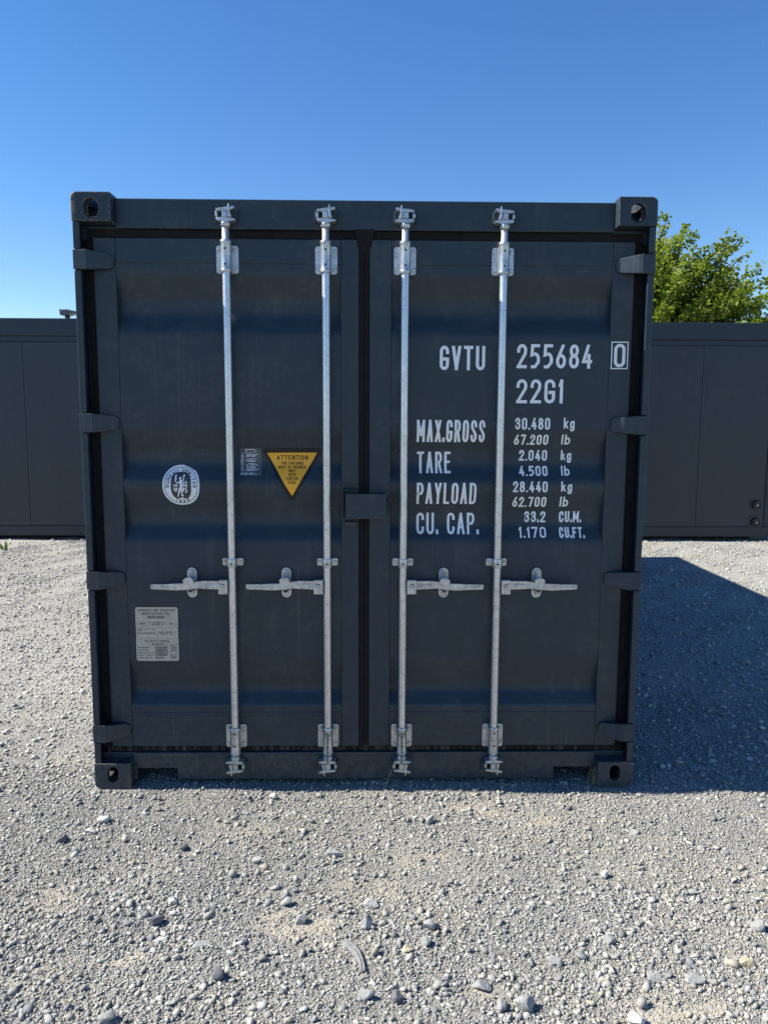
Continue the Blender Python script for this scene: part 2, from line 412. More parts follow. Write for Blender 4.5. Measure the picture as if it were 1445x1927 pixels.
# --- hinges
for key, s in (('L', -1), ('R', 1)):
    src = None
    for z in HZ:
        if src is None:
            mb = MB(); e = s * (W2 + .001)
            def P(x, y, dz): return (s * x, y, dz)
            st = [(W2 + .001, .003, HH), (1.165, -.002, HH), (1.150, .004, HH - .002), (1.085, .046, .030), (1.070, .050, .022), (1.066, .0575, .020)]
            bk = [(W2 + .001, .016), (1.165, .020), (1.150, .026), (1.085, .0595), (1.070, .0595), (1.066, .0596)]
            vs = []
            for (x, y, h), (xb, yb) in zip(st, bk):
                vs += [P(x, y, -h), P(x, y, h), P(xb, yb, h), P(xb, yb, -h)]
            fs = [(0, 1, 2, 3), (23, 22, 21, 20)]
            for i in range(5):
                for k in range(4): fs.append((i * 4 + k, (i + 1) * 4 + k, (i + 1) * 4 + (k + 1) % 4, i * 4 + (k + 1) % 4))
            if s > 0: fs = [f[::-1] for f in fs]
            mb.add(vs, fs)
            bmh = mb.mesh("hinge", [M['paint']]); bm = bmesh.new(); bm.from_mesh(bmh); bmesh.ops.recalc_face_normals(bm, faces=bm.faces); bm.to_mesh(bmh); bm.free()
            mb2 = MB(); mb2.lathe([(.012, -HH - .010), (.0125, HH + .012)], s * 1.186, .030, 12)
            src = link("hinge", bmh, DOORS[key], .003, loc=(0, 0, z)); pin = bmh
        else:
            c = src.copy(); COL.objects.link(c); c.parent = DOORS[key]; c.location = (0, 0, z)

# --- locking rods and their fittings (built round x = 0, copied to each rod)
RX = {'L': (-.588, -.170), 'R': (.1645, .5815)}
RY, RR = .021, .0165
rod = MB(); rod.lathe([(.0150, .135), (.0150, .160), (RR, .165), (RR, 2.335), (.0150, 2.345), (.0150, 2.475)], 0, RY, 24)
def guide(zc, hz, up):              # back plate with two rolled ears and a sleeve
    mb = MB(); pl = []
    a, c, r = .047, hz, .011
    for cx, cz, a0 in ((a - r, -c + r, -90), (a - r, c - r, 0), (-a + r, c - r, 90), (-a + r, -c + r, 180)):
        for k in range(5): an = rad(a0 + 90 * k / 4); pl.append((cx + r * math.cos(an), zc + cz + r * math.sin(an)))
    mb.prism(pl, .0535, .0592)
    z0, z1 = zc - hz * (1.02 if up else 1.32), zc + hz * (1.25 if up else .98)
    if not up: z0, z1 = zc - hz * 1.35, zc + hz * .98
    mb.lathe([(.0225, z0), (.0238, z0 + .002), (.0238, z0 + .012), (.0222, z0 + .0135), (.0222, z1 - .0135), (.0238, z1 - .012), (.0238, z1 - .002), (.0225, z1)], 0, RY + .002, 22)
    mb.box(-.0225, .0225, RY + .004, .0536, zc - hz * .98, zc + hz * .98)
    for sx in (-1, 1):
        for sz in (-1, 1): mb.lathe([(.0085, .0537), (.0085, .051), (.006, .0485)], sx * .0365, zc + sz * hz * .66, 10, axis='y')
    for dz in (-.55, .52): mb.lathe([(.0046, RY - .0204), (.0046, RY - .0228)], 0, zc + dz * hz + (.005 if up else 0), 10, m=1, axis='y')
    return mb
UG, LG = guide(2.333, .058, True), guide(.226, .054, False)
mid = MB(); zc = 1.033
for s in (-1, 1):
    pl = []; r = .007
    for cx, cz, a0 in ((.046 - r, -.017 + r, -90), (.046 - r, .017 - r, 0), (.018, .017 - r, 90), (.018, -.017 + r, 180)):
        for k in range(4): an = rad(a0 + 90 * k / 3); pl.append((cx + r * math.cos(an), cz + r * math.sin(an)))
    pl = [(s * x, zc + z) for x, z in pl]; pl = pl if s > 0 else pl[::-1]
    mid.prism(pl, .050, .0592); mid.lathe([(.007, .0502), (.007, .046), (.005, .0445)], s * .036, zc, 10, axis='y')
mid.lathe([(.0175, zc - .021), (.0215, zc - .0205), (.0215, zc + .0205), (.0175, zc + .021)], 0, RY + .001, 20)
mid.box(-.0208, .0208, RY + .004, .0505, zc - .016, zc + .016)
mid.lathe([(.0045, RY - .0195), (.0045, RY - .0218)], 0, zc - .002, 10, m=1, axis='y')
def cam_head(top, s):               # H-shaped rod end with a hooked jaw; s mirrors it
    q = 1 if top else -1; z0 = 2.470 if top else .135
    mb = MB()
    def pr(poly, y0, y1):
        p = [(s * x, z0 + q * z) for x, z in poly]
        if s * q < 0: p = p[::-1]
        mb.prism(p, y0, y1)
    zz = sorted((z0 - q * .012, z0 + q * .010))
    mb.lathe([(.0185, zz[0]), (.0215, zz[0] + .006), (.0215, zz[1] - .005), (.017, zz[1])], 0, RY, 20)
    pr([(-.034, .012), (.006, .006), (.042, .013), (.044, .019), (.018, .025), (-.030, .025), (-.036, .020)], .004, .046)
    pr([(-.012, .0255), (.012, .0255), (.010, .050), (-.012, .050)], .002, .038)
    pr([(-.034, .0505), (-.004, .0505), (.016, .0515), (.038, .060), (.043, .066), (.036, .070), (-.010, .064), (-.036, .060)], .003, .044)
    pr([(-.038, .027), (-.031, .026), (-.029, .040), (-.032, .049), (-.038, .049), (-.041, .038)], .008, .030)
    pr([(.014, .0255), (.029, .0255), (.022, .049), (.020, .078), (.014, .078), (.013, .050)], .000, .016)
    return mb
def keeper(top, s):
    q = 1 if top else -1; z0 = 2.470 if top else .135; mb = MB()
    zz = sorted((z0 + q * .022, z0 + q * .060)); yb = .0535 if top else .0495
    for a, b in ((-.046, -.020), (.020, .046)): mb.box(a, b, .030, yb, zz[0], zz[1])
    mb.box(-.050, .050, yb - .006, yb - .0002, zz[0] - .006, zz[1] + .006)
    return mb
PLZ = .933                            # handle height
def lever(s):                         # s = -1: points to the left
    mb = MB()
    for xa, xb, zo in ((.080, .135, .004), (.262, .345, -.006)):      # pressed ribs along the grip
        p, q = sorted((s * xa, s * xb)); mb.box(p, q, (.0045 if xa < .2 else .0000), (.0085 if xa < .2 else .0060), PLZ + zo - .004, PLZ + zo + .004)
    # hub block clamped on the rod
    a, b = sorted((s * .018, s * .058)); mb.box(a, b, .0, .034, PLZ - .036, PLZ + .026)
    a, b = sorted((s * .020, s * .056)); mb.lathe([(.0095, -.0002), (.0095, -.0016)], s * .040, PLZ + .002, 12, m=1, axis='y'); mb.lathe([(.0075, -.0018), (.0075, -.005), (.0055, -.007)], s * .040, PLZ + .002, 10, axis='y')
    st = [(.052, PLZ - .017, PLZ + .021, .010, .020), (.120, PLZ - .014, PLZ + .022, .008, .020), (.150, PLZ - .010, PLZ + .020, .002, .018),
          (.186, PLZ - .013, PLZ + .014, -.010, .012), (.240, PLZ - .018, PLZ + .012, -.004, .012), (.285, PLZ - .017, PLZ + .008, .003, .013), (.350, PLZ - .015, PLZ + .007, .005, .014), (.357, PLZ - .014, PLZ + .004, .010, .016)]
    vs = []
    for x, za, zb, ya, yb in st: vs += [(s * x, ya, za), (s * x, ya, zb), (s * x, yb, zb), (s * x, yb, za)]
    n = len(st); fs = [(0, 1, 2, 3), tuple(4 * (n - 1) + k for k in (3, 2, 1, 0))]
    for i in range(n - 1):
        for k in range(4): fs.append((i * 4 + k, (i + 1) * 4 + k, (i + 1) * 4 + (k + 1) % 4, i * 4 + (k + 1) % 4))
    if s > 0: fs = [f[::-1] for f in fs]
    return mb.add(vs, fs)
def retainer(s):                      # upright plate with a swinging latch over the lever
    mb = MB(); x0 = s * .183; pl = []
    for k in range(9): an = math.pi * k / 8; pl.append((x0 + .0215 * math.cos(an), PLZ + .052 + .0215 * math.sin(an)))
    for k in range(9): an = math.pi + math.pi * k / 8; pl.append((x0 + .0215 * math.cos(an), PLZ - .041 + .0215 * math.sin(an)))
    mb.prism(pl, .052, .0592)
    mb.box(x0 - .009, x0 + .009, .0085, .0099, PLZ - .029, PLZ - .0235, m=1)
    mb.lathe([(.0095, .0522), (.0095, .047), (.006, .044)], x0 - .002, PLZ + .056, 12, axis='y'); mb.lathe([(.0095, .0522), (.0095, .047), (.006, .044)], x0, PLZ - .043, 12, axis='y')
    mb.box(x0 - .020, x0 + .020, .018, .0525, PLZ + .023, PLZ + .030); mb.box(x0 - .016, x0 + .016, .018, .0525, PLZ - .030, PLZ - .022)
    latch = [(x0 - .024, PLZ + .030), (x0 - .020, PLZ + .010), (x0 - .006, PLZ - .006), (x0 + .006, PLZ - .006), (x0 + .020, PLZ + .010), (x0 + .022, PLZ + .030), (x0 + .012, PLZ + .040), (x0 - .012, PLZ + .040)]
    mb.prism(latch, -.022, -.013)
    mb.box(x0 - .012, x0 + .012, -.0128, .030, PLZ + .024, PLZ + .036)
    mb.box(x0 - .011, x0 + .011, .010, .0178, PLZ - .030, PLZ - .0225)
    return mb
G = [M['galv'], M['hole']]; GD = [M['galv_dull'], M['hole']]
for key, s in (('L', -1), ('R', 1)):
    D = DOORS[key]
    kit = [("locking_rod", rod, 0), ("rod_guide", UG, .0012), ("rod_guide", LG, .0012), ("rod_bracket", mid, .0012), ("rod_cam", cam_head(True, -s), .002), ("rod_cam", cam_head(False, s), .002),
           ("cam_keeper", keeper(True, s), .002), ("cam_keeper", keeper(False, s), .002), ("lever_handle", lever(s), .0025), ("handle_catch", retainer(s), .0015)]
    srcs = []
    for nm, mb, bv in kit:
        par = cont if nm == "cam_keeper" else D
        mats = [M['paint'], M['hole']] if nm == "cam_keeper" else G if nm == "locking_rod" else GD
        x = RX[key][0]; loc = Vector((x, 0, 0)) - (cont.location if par is cont else Vector())
        srcs.append((part(nm, mb, mats, par, bv, loc=loc), par))
    for o, par in srcs:
        c = o.copy(); COL.objects.link(c); c.parent = par
        c.location = Vector((RX[key][1], 0, 0)) - (cont.location if par is cont else Vector())

# twisted wire tied round the lower ends of the two inner rods
for key, x in (('L', RX['L'][1]), ('R', RX['R'][0])):
    mb = MB(); pts = []
    for k in range(13):
        a = math.pi * (-.15 + 1.3 * k / 12); pts.append((x + .026 * math.cos(a), RY - .026 * math.sin(a) * .9 - .002, .285 - .045 * max(0, math.sin(a)) ** 1.5))
    mb.tube(pts, .0017, 6)
    for ph in (0, math.pi):
        mb.tube([(x + .004 * math.cos(k * .9 + ph), RY - .029 + .003 * math.sin(k * .9 + ph), .240 - .0065 * k) for k in range(20)], .0017, 6)
    part("tie_wire", mb, M['wire'], DOORS[key])

# --- lock box on the right leaf, its receiving bracket on the left leaf
x0, zb = at(650.5, 976.5, -.012); x1, zt = at(727, 930, -.012)
lb = MB(); th = .005
lb.box(x0, x1, -.012, -.007, zb, zt); lb.hexa([(x0, -.0068, zt - th), (x1, -.0068, zt - th), (x1, .0595, zt - th), (x0 + .052, .0595, zt - th), (x0, -.0068, zt), (x1, -.0068, zt), (x1, .0595, zt), (x0 + .052, .0595, zt)])
lb.box(x1 - th, x1, -.0068, .0595, zb, zt - th - .0005); lb.lathe([(.003, -.0122), (.003, -.0135)], (x0 + x1) / 2 - .005, zt - .03, 8, axis='y')
part("lock_box", lb, M['paint'], DOORS['R'], .002)
b0, bz1 = at(644.5, 920, .02); b1, bz0 = at(671, 983, .02); bx1 = at(672, 921, .02)[0]
bk = MB(); bk.box(b0, b0 + .005, .012, .0597, bz0 + .022, bz1 - .0052); bk.box(b0, bx1, .012, .0597, bz1 - .005, bz1); bk.box(b0 + .010, b1, .026, .0597, at(660, 991, .026)[1], at(660, 982, .026)[1])
part("lock_bracket", bk, M['paint'], DOORS['L'], .002)
hx, hz = at(729, 942, .03)
part("hook", MB().tube([(hx - .004, .035, hz + .012), (hx, .030, hz - .004), (hx + .006, .026, hz - .018), (hx + .016, .022, hz - .022), (hx + .024, .020, hz - .015), (hx + .026, .019, hz - .004)], .0022, 8), M['paint'], DOORS['R'])
# ------------------------------------------------------------------ lettering (stroke letters, laid on the door sheet)
def arc(cx, cy, rx, ry, a0, a1, n=9):
    return [(cx + rx * math.cos(rad(a0 + (a1 - a0) * k / n)), cy + ry * math.sin(rad(a0 + (a1 - a0) * k / n))) for k in range(n + 1)]
R_ = .20
GL = {
 'A': (1, [[(0, 0), (.5, 1), (1, 0)], [(.17, .30), (.83, .30)]]),
 'B': (1, [[(0, 0), (0, 1), (.6, 1)] + arc(.6, .77, .38, .23, 90, -90) + [(0, .54)], [(.02, .54), (.6, .54)] + arc(.6, .27, .40, .27, 90, -90) + [(0, 0)]]),
 'C': (1, [[(1, .74)] + arc(.5, 1 - R_, .5, R_, 0, 180) + arc(.5, R_, .5, R_, 180, 360) + [(1, .26)]]),
 'D': (1, [[(0, 0), (0, 1), (.45, 1)] + arc(.5, 1 - R_, .5, R_, 90, 0) + arc(.5, R_, .5, R_, 0, -90) + [(.45, 0), (0, 0)]]),
 'E': (.9, [[(1, 1), (0, 1), (0, 0), (1, 0)], [(.02, .53), (.85, .53)]]),
 'F': (.9, [[(1, 1), (0, 1), (0, 0)], [(.02, .52), (.85, .52)]]),
 'G': (1, [[(1, .76)] + arc(.5, 1 - R_, .5, R_, 0, 180) + arc(.5, R_, .5, R_, 180, 360) + [(1, .45), (.52, .45)]]),
 'H': (1, [[(0, 0), (0, 1)], [(1, 0), (1, 1)], [(.02, .52), (.98, .52)]]),
 'I': (.16, [[(.5, 0), (.5, 1)]]),
 'K': (1, [[(0, 0), (0, 1)], [(1, 1), (.08, .42)], [(.36, .62), (1, 0)]]),
 'L': (.85, [[(0, 1), (0, 0), (1, 0)]]),
 'M': (1.3, [[(0, 0), (0, 1), (.5, .30), (1, 1), (1, 0)]]),
 'N': (1, [[(0, 0), (0, 1), (1, 0), (1, 1)]]),
 'O': (1, [arc(.5, 1 - R_, .5, R_, 0, 180) + arc(.5, R_, .5, R_, 180, 360) + [(1, 1 - R_)]]),
 'P': (1, [[(0, 0), (0, 1), (.55, 1)] + arc(.55, .74, .45, .26, 90, -90) + [(.02, .48)]]),
 'R': (1, [[(0, 0), (0, 1), (.55, 1)] + arc(.55, .75, .43, .25, 90, -90) + [(.02, .50)], [(.52, .50), (1, 0)]]),
 'S': (1, [[(1, .76)] + arc(.5, .79, .5, .21, 0, 180, 8) + [(.02, .68), (.96, .33)] + arc(.5, .21, .5, .21, 0, -180, 8) + [(0, .25)]]),
 'T': (1, [[(0, 1), (1, 1)], [(.5, 0), (.5, .98)]]),
 'U': (1, [[(0, 1)] + arc(.5, R_, .5, R_, 180, 360) + [(1, 1)]]),
 'V': (1, [[(0, 1), (.5, 0), (1, 1)]]),
 'W': (1.3, [[(0, 1), (.27, 0), (.5, .8), (.73, 0), (1, 1)]]),
 'X': (1, [[(0, 0), (1, 1)], [(0, 1), (1, 0)]]),
 'Y': (1, [[(0, 1), (.5, .45), (1, 1)], [(.5, 0), (.5, .44)]]),
 '1': (.42, [[(.05, .80), (.95, .97)], [(1, 1), (1, 0)]]),
 '2': (1, [[(0, .74)] + arc(.5, .78, .5, .22, 180, 0) + [(.95, .62), (0, 0), (1, 0)]]),
 '3': (1, [[(0, .78)] + arc(.48, .78, .46, .22, 170, -70) + [(.38, .54)], [(.38, .54)] + arc(.48, .28, .52, .28, 80, -180) + [(0, .24)]]),
 '4': (1, [[(1, .26), (0, .26), (.62, 1)], [(.76, .55), (.76, 0)]]),
 '5': (1, [[(.95, 1), (.12, 1), (.05, .56)] + arc(.5, .33, .5, .28, 110, -20) + [(.96, .2), (.5, 0), (.15, .0)]]),
 '6': (1, [[(.74, 1), (.40, .70), (.12, .44)] + arc(.5, .27, .5, .27, 160, 180, 2), arc(.5, .27, .5, .27, 180, 540, 18)]),
 '7': (1, [[(0, 1), (1, 1), (.4, 0)]]),
 '8': (1, [arc(.5, .765, .44, .235, -90, 270, 16), arc(.5, .265, .5, .265, 90, 450, 16)]),
 '0': (1, [arc(.5, 1 - R_, .5, R_, 0, 180) + arc(.5, R_, .5, R_, 180, 360) + [(1, 1 - R_)]]),
 '.': (.20, [[(.5, 0), (.5, .11)]]), ',': (.24, [[(.6, .10), (.3, -.10)]]), '-': (.6, [[(0, .5), (1, .5)]]), ' ': (.62, []),
 'k': (.9, [[(0, 0), (0, 1)], [(.95, .66), (.1, .28)], [(.35, .40), (1, 0)]]),
 'g': (.9, [arc(.5, .33, .5, .33, 20, 340, 14), [(1, .66), (1, -.12)] + arc(.5, -.12, .5, .18, 0, -160, 8)]),
 'l': (.20, [[(.5, 0), (.5, 1)]]),
 'b': (.9, [[(0, 1), (0, 0)], arc(.5, .33, .5, .33, 165, -165, 14)]),
}
def ribbon(pts, wd):
    p = [Vector(q) for q in pts]; q = [p[0]]
    for a in p[1:]:
        if (a - q[-1]).length > 1e-5: q.append(a)
    p = q
    if len(p) < 2: return [], []
    closed = (p[0] - p[-1]).length < wd * .3 and len(p) > 5
    n = len(p); L, Rr = [], []
    for i in range(n):
        if closed and i in (0, n - 1): d0, d1 = (p[-1] - p[-2]).normalized(), (p[1] - p[0]).normalized()
        else:
            d0 = (p[i] - p[i - 1]).normalized() if i > 0 else (p[1] - p[0]).normalized()
            d1 = (p[i + 1] - p[i]).normalized() if i < n - 1 else d0
        n0, n1 = Vector((-d0.y, d0.x)), Vector((-d1.y, d1.x)); m = n0 + n1
        m = m.normalized() if m.length > 1e-4 else n0
        k = min(1 / max(.35, m.dot(n1)), 1.9)
        L.append(p[i] + m * k * wd / 2); Rr.append(p[i] - m * k * wd / 2)
    return L + Rr, [(i + n, i + 1 + n, i + 1, i) for i in range(n - 1)]
def split_sharp(strokes):             # break strokes at sharp corners so that both arms keep their width
    out = []
    for st in strokes:
        cur = [st[0]]
        for i in range(1, len(st)):
            cur.append(st[i])
            if i < len(st) - 1:
                a, b = Vector(st[i]) - Vector(st[i - 1]), Vector(st[i + 1]) - Vector(st[i])
                a.x *= .35; b.x *= .35
                if a.length > .15 and b.length > .15 and a.normalized().dot(b.normalized()) < -.3: out.append(cur); cur = [st[i]]
        out.append(cur)
    return out
def text_shapes(s, x0, x1, z0, z1, t, gap=.30, squeeze=None):
    """stroke shapes of a line of text filling x0..x1, z0..z1 (capital height); returns [(verts2d, faces)]"""
    tot = sum(GL[c][0] for c in s) + gap * (len(s) - 1); u = (x1 - x0) / tot; x = x0; out = []
    for c in s:
        wr, strokes = GL[c]; gw = wr * u
        for st in split_sharp(strokes):
            iw = max(gw - t, 1e-6); h = z1 - z0 - t
            pts = [(x + (t / 2 + px * iw if gw > t else gw / 2), z0 + t / 2 + pz * h) for px, pz in st]
            if c not in ',': 
                if abs(pts[0][0] - pts[-1][0]) + abs(pts[0][1] - pts[-1][1]) > 1e-4:
                    for a, b in ((0, 1), (-1, -2)):
                        d = Vector(pts[a]) - Vector(pts[b]); d = d.normalized() * t / 2
                        pts[a] = (pts[a][0] + d.x, pts[a][1] + d.y) if abs(d.x) < .3 * t or abs(d.y) < .3 * t * .5 else pts[a]
            V, F = ribbon(pts, t)
            if c not in ',gQ': V = [Vector((v.x, min(z1, max(z0, v.y)))) for v in V]
            if F: out.append((V, F))
        x += gw + gap * u
    return out
ALLZ = PRZ[1:-1]
def flat_surf(z): return YF
class Decal:
    """flat printed shapes laid on a door surface, each a hair proud of the one below"""
    def __init__(s, surf=y_surf, cuts=None): s.bm = bmesh.new(); s.surf = surf; s.k = 0; s.cuts = ALLZ if cuts is None else cuts
    def put(s, V, F, m, off=None):
        s.k += 1; o = ((.0006 + .00003 * (s.k % 9)) if off is None else off) + .0004
        vs = [s.bm.verts.new((v[0], -o, v[1])) for v in V]
        for f in F:
            try: fc = s.bm.faces.new([vs[i] for i in f]); fc.material_index = m
            except ValueError: pass
    def poly(s, pts, m, off): s.put(pts, [tuple(range(len(pts)))], m, off)
    def text(s, txt, x0, x1, z0, z1, t, m, off=None, gap=.30):
        for i, (V, F) in enumerate(text_shapes(txt, x0, x1, z0, z1, t, gap)): s.put(V, F, m, (off or .0006) + .00004 * (i % 7))
    def build(s, name, mats, parent):
        for z in s.cuts: bmesh.ops.bisect_plane(s.bm, geom=s.bm.verts[:] + s.bm.edges[:] + s.bm.faces[:], plane_co=(0, 0, z), plane_no=(0, 0, 1), dist=1e-6)
        for v in s.bm.verts: v.co.y += s.surf(v.co.z)
        for f in s.bm.faces:
            f.normal_update()
            if f.normal.y > 0: f.normal_flip()
        me = bpy.data.meshes.new(name); s.bm.to_mesh(me); s.bm.free()
        for m in mats: me.materials.append(m)
        return link(name, me, parent)
def dxz(px, py):
    z = at(px, py, YO)[1]
    for _ in range(4): x, z = at(px, py, y_surf(z))
    return x, z
LINES = [("GVTU", 827.4, 912.8, 650.5, 696.3, .0135), ("255684", 972.6, 1114, 647.5, 693, .0135), ("22G1", 971.5, 1059, 713.6, 758.8, .0135),
         ("MAX.GROSS", 784.3, 912.8, 790, 831.9, .0108), ("TARE", 784.3, 847.4, 849.8, 890.4, .0108), ("PAYLOAD", 784, 896.2, 908.3, 948.2, .0108), ("CU. CAP.", 783.3, 899.5, 964.8, 1005.3, .0108),
         ("30,480", 969.3, 1035, 786, 808.3, .0078), ("kg", 1060.7, 1081, 786, 806.5, .0070), ("67,200", 967, 1031.5, 817.6, 836.9, .0078), ("lb", 1056.7, 1073, 817.6, 836.4, .0070),
         ("2,040", 976.3, 1029, 846.5, 866.8, .0078), ("kg", 1055, 1074.5, 847, 866, .0070), ("4,500", 976.3, 1029.8, 876.4, 895.7, .0078), ("lb", 1055.7, 1071.3, 876.4, 895, .0070),
         ("28,440", 965.3, 1030.4, 905.6, 926.2, .0078), ("kg", 1056, 1076.3, 905.6, 925, .0070), ("62,700", 964, 1027.5, 934.9, 953.8, .0078), ("lb", 1053.5, 1069, 934.5, 953.3, .0070),
         ("33.2", 985.9, 1025.8, 962, 982.7, .0078), ("CU.M.", 1051.4, 1092.9, 962, 982.7, .0078), ("1,170", 976, 1027, 991.4, 1012, .0078), ("CU.FT.", 1051.7, 1098.9, 991.8, 1012.4, .0078)]
for txt, xa, xb, ya, yb, t in LINES:
    d = Decal(); ym = (ya + yb) / 2
    xl, z1 = dxz(xa, ya)[0], dxz((xa + xb) / 2, ya)[1]; xr, z0 = dxz(xb, ya)[0], dxz((xa + xb) / 2, yb)[1]
    xl, xr = dxz(xa, ym)[0], dxz(xb, ym)[0]
    d.text(txt, xl, xr, z0, z1, t, 0); d.build("lettering", [M['white']], DOORS['R'])
# boxed check digit on the frame of the right leaf
d = Decal(flat_surf, []); (xl, z1), (xr, z0) = at(1150.6, 642.5, YF), at(1180.6, 694.4, YF); t = .0045
for i, q in enumerate(((xl, xl + t, z0, z1), (xr - t, xr, z0, z1), (xl + t, xr - t, z1 - t, z1), (xl + t, xr - t, z0, z0 + t))):
    d.poly([(q[0], q[2]), (q[1], q[2]), (q[1], q[3]), (q[0], q[3])], 0, .0006 + .00003 * i)
(a, c), (b, e) = at(1156, 646.5, YF), at(1175.5, 691, YF); d.text("0", a, b, e, c, .0135, 0, .0009); d.build("lettering", [M['white']], DOORS['R'])

# --- yellow warning triangle
def rounded(pts, r, n=5):
    out = []; N = len(pts)
    for i in range(N):
        p, a, b = Vector(pts[i]), Vector(pts[i - 1]), Vector(pts[(i + 1) % N])
        u, v = (a - p).normalized(), (b - p).normalized(); h = math.acos(max(-1, min(1, u.dot(v)))) / 2; L = r / math.tan(h)
        pa, pb = p + u * L, p + v * L
        for k in range(n + 1):
            s = k / n; out.append(((1 - s) ** 2 * pa + 2 * s * (1 - s) * p + s * s * pb)[:])
    return out
d = Decal()
tri = lambda q: [dxz(*p) for p in q]
d.poly(rounded(tri([(491.5, 843.5), (549.5, 947), (608.5, 842.5)]), .016), 0, .0006)
d.poly(rounded(tri([(502.5, 852), (549.7, 933.5), (597, 851.5)]), .004), 1, .0012)
def dline(d, txt, xa, xb, ya, yb, t, m, off, gap=.3):
    (xl, _), (xr, _) = dxz(xa, (ya + yb) / 2), dxz(xb, (ya + yb) / 2); z1, z0 = dxz((xa + xb) / 2, ya)[1], dxz((xa + xb) / 2, yb)[1]
    d.text(txt, xl, xr, z0, z1, t, m, off, gap)
dline(d, "ATTENTION", 521.4, 579.7, 856.4, 865.4, .0036, 0, .0018, .36)
for txt, xa, xb, ya, yb in (("THIS CONTAINER", 529, 571, 868.4, 874.2), ("MUST BE REPAIRED", 524.5, 575.5, 876, 881.5), ("ONLY", 543.6, 556.4, 883, 888.4), ("WITH", 543.6, 556.6, 890.4, 895.6), ("CORTEN", 539, 560.5, 897.8, 903), ("STEEL", 541.8, 557.2, 905, 910.6)):
    dline(d, txt, xa, xb, ya, yb, .0019, 0, .0018, .36)
d.build("warning_sticker", [M['black'], M['yellow']], DOORS['L'])

# --- grey information label with columns of small print
d = Decal(); c4 = [dxz(452.5, 895), dxz(492, 895), dxz(491.5, 843.5), dxz(452, 843.5)]; d.poly(c4, 0, .0006)
def blips(d, xa, xb, py, h, m, off, seed, dense=.75):
    rr = random.Random(seed); x = xa; i = 0
    while x < xb:
        wd = rr.uniform(.7, 2.2)
        if rr.random() < dense and x + wd <= xb:
            (p, q), (r, s) = dxz(x, py - h / 2), dxz(x + wd, py + h / 2); d.poly([(p, s), (r, s), (r, q), (p, q)], m, off + .00003 * (i % 5))
        x += wd + .35; i += 1
y = 845.6; k = 0
blips(d, 461, 482, 845.8, 1.5, 1, .0012, 1, 1); blips(d, 459, 466, 848.7, 1.1, 1, .0012, 2); blips(d, 477, 485, 848.7, 1.1, 1, .0012, 3); blips(d, 462, 484, 851.4, 1, 1, .0012, 4, .5)
for r in range(14):
    py = 854.6 + r * 2.25 + (1.2 if r > 9 else 0)
    if r in (3, 7): blips(d, 453.6, 459, py, .9, 1, .0012, 20 + r); continue
    blips(d, 453.6, 459.5, py, 1.0, 1, .0012, 40 + r); blips(d, 464, 487 - 3 * (r % 3), py, 1.15, 1, .0012, 60 + r, .85)
blips(d, 453.6, 482, 890.3, 1.1, 1, .0012, 90); blips(d, 453.6, 484, 892.7, 1.1, 1, .0012, 91)
d.build("information_label", [M['greyfilm'], M['white']], DOORS['L'])

# --- oval classification sticker
d = Decal(); cx, cz = dxz(340.5, 913.3); A = abs(dxz(375.7, 913)[0] - dxz(306, 913)[0]) / 2; B = abs(dxz(340, 876)[1] - dxz(340, 951)[1]) / 2
def ov(s, k=0.0, n=56, notch=False, p=2.25):
    o = []
    for i in range(n):
        a = 2 * math.pi * i / n; ca, sa = math.cos(a), math.sin(a)
        r = 1 / ((abs(ca) ** p + abs(sa) ** p) ** (1 / p)); q = s - k
        if notch and 48 < math.degrees(a) < 78: q *= .955
        o.append((cx + A * q * r * ca, cz + B * q * r * sa))
    return o
def ring(d, o, i, m, off):
    n = len(o); d.put(o + i, [(k, (k + 1) % n, (k + 1) % n + n, k + n) for k in range(n)], m, off)
d.poly(ov(1.0, notch=True), 0, .0006); ring(d, ov(.905), ov(.875), 1, .0012)
core = [(cx + A * .555 * (abs(math.cos(a)) ** .62) * (1 if math.cos(a) > 0 else -1), cz - .02 * B + B * .68 * (abs(math.sin(a)) ** .78) * (1 if math.sin(a) > 0 else -1)) for a in (2 * math.pi * k / 48 for k in range(48))]
d.poly(core, 1, .0012)
def around(d, txt, a0, a1, rs, hgt, t, m, flip=False):
    for i, ch in enumerate(txt):
        if ch == ' ': continue
        a = rad(a0 + (a1 - a0) * i / (len(txt) - 1)); bx, bz = cx + A * rs * math.cos(a), cz + B * rs * math.sin(a)
        up = Vector((math.cos(a) / A, math.sin(a) / B)).normalized() * (-1 if flip else 1); rt = Vector((up.y, -up.x))
        wd = hgt * .8 * GL[ch][0]
        for V, F in text_shapes(ch, -wd / 2, wd / 2, -hgt / 2, hgt / 2, t):
            d.put([(bx + rt.x * v.x + up.x * v.y, bz + rt.y * v.x + up.y * v.y) for v in V], F, m, .0013 + .00004 * (i % 5))
around(d, "BUREAU VERITAS", 183, -4, .735, B * .170, B * .031, 1); around(d, "1828", 248, 294, .80, B * .145, B * .031, 1, True)
def U(x, z): return cx + x * B, cz + z * B
def strip(pts, ws, off):            # tapering limb
    L, Rr = [], []
    for i, p in enumerate(pts):
        a, b = Vector(pts[max(0, i - 1)]), Vector(pts[min(len(pts) - 1, i + 1)]); t_ = (b - a).normalized(); nn = Vector((-t_.y, t_.x)) * ws[i] / 2
        L.append(U(p[0] + nn.x, p[1] + nn.y)); Rr.append(U(p[0] - nn.x, p[1] - nn.y))
    n = len(pts); d.put(L + Rr, [(i + n, i + 1 + n, i + 1, i) for i in range(n - 1)], 0, off)
Wd = 0
d.poly([U(-.03 + .055 * math.cos(2 * math.pi * k / 14), .36 + .07 * math.sin(2 * math.pi * k / 14)) for k in range(14)], 0, .0018)
strip([(-.03, .30), (-.01, .18), (.02, .05), (.01, -.08), (-.02, -.16)], [.06, .15, .13, .12, .14], .0019)
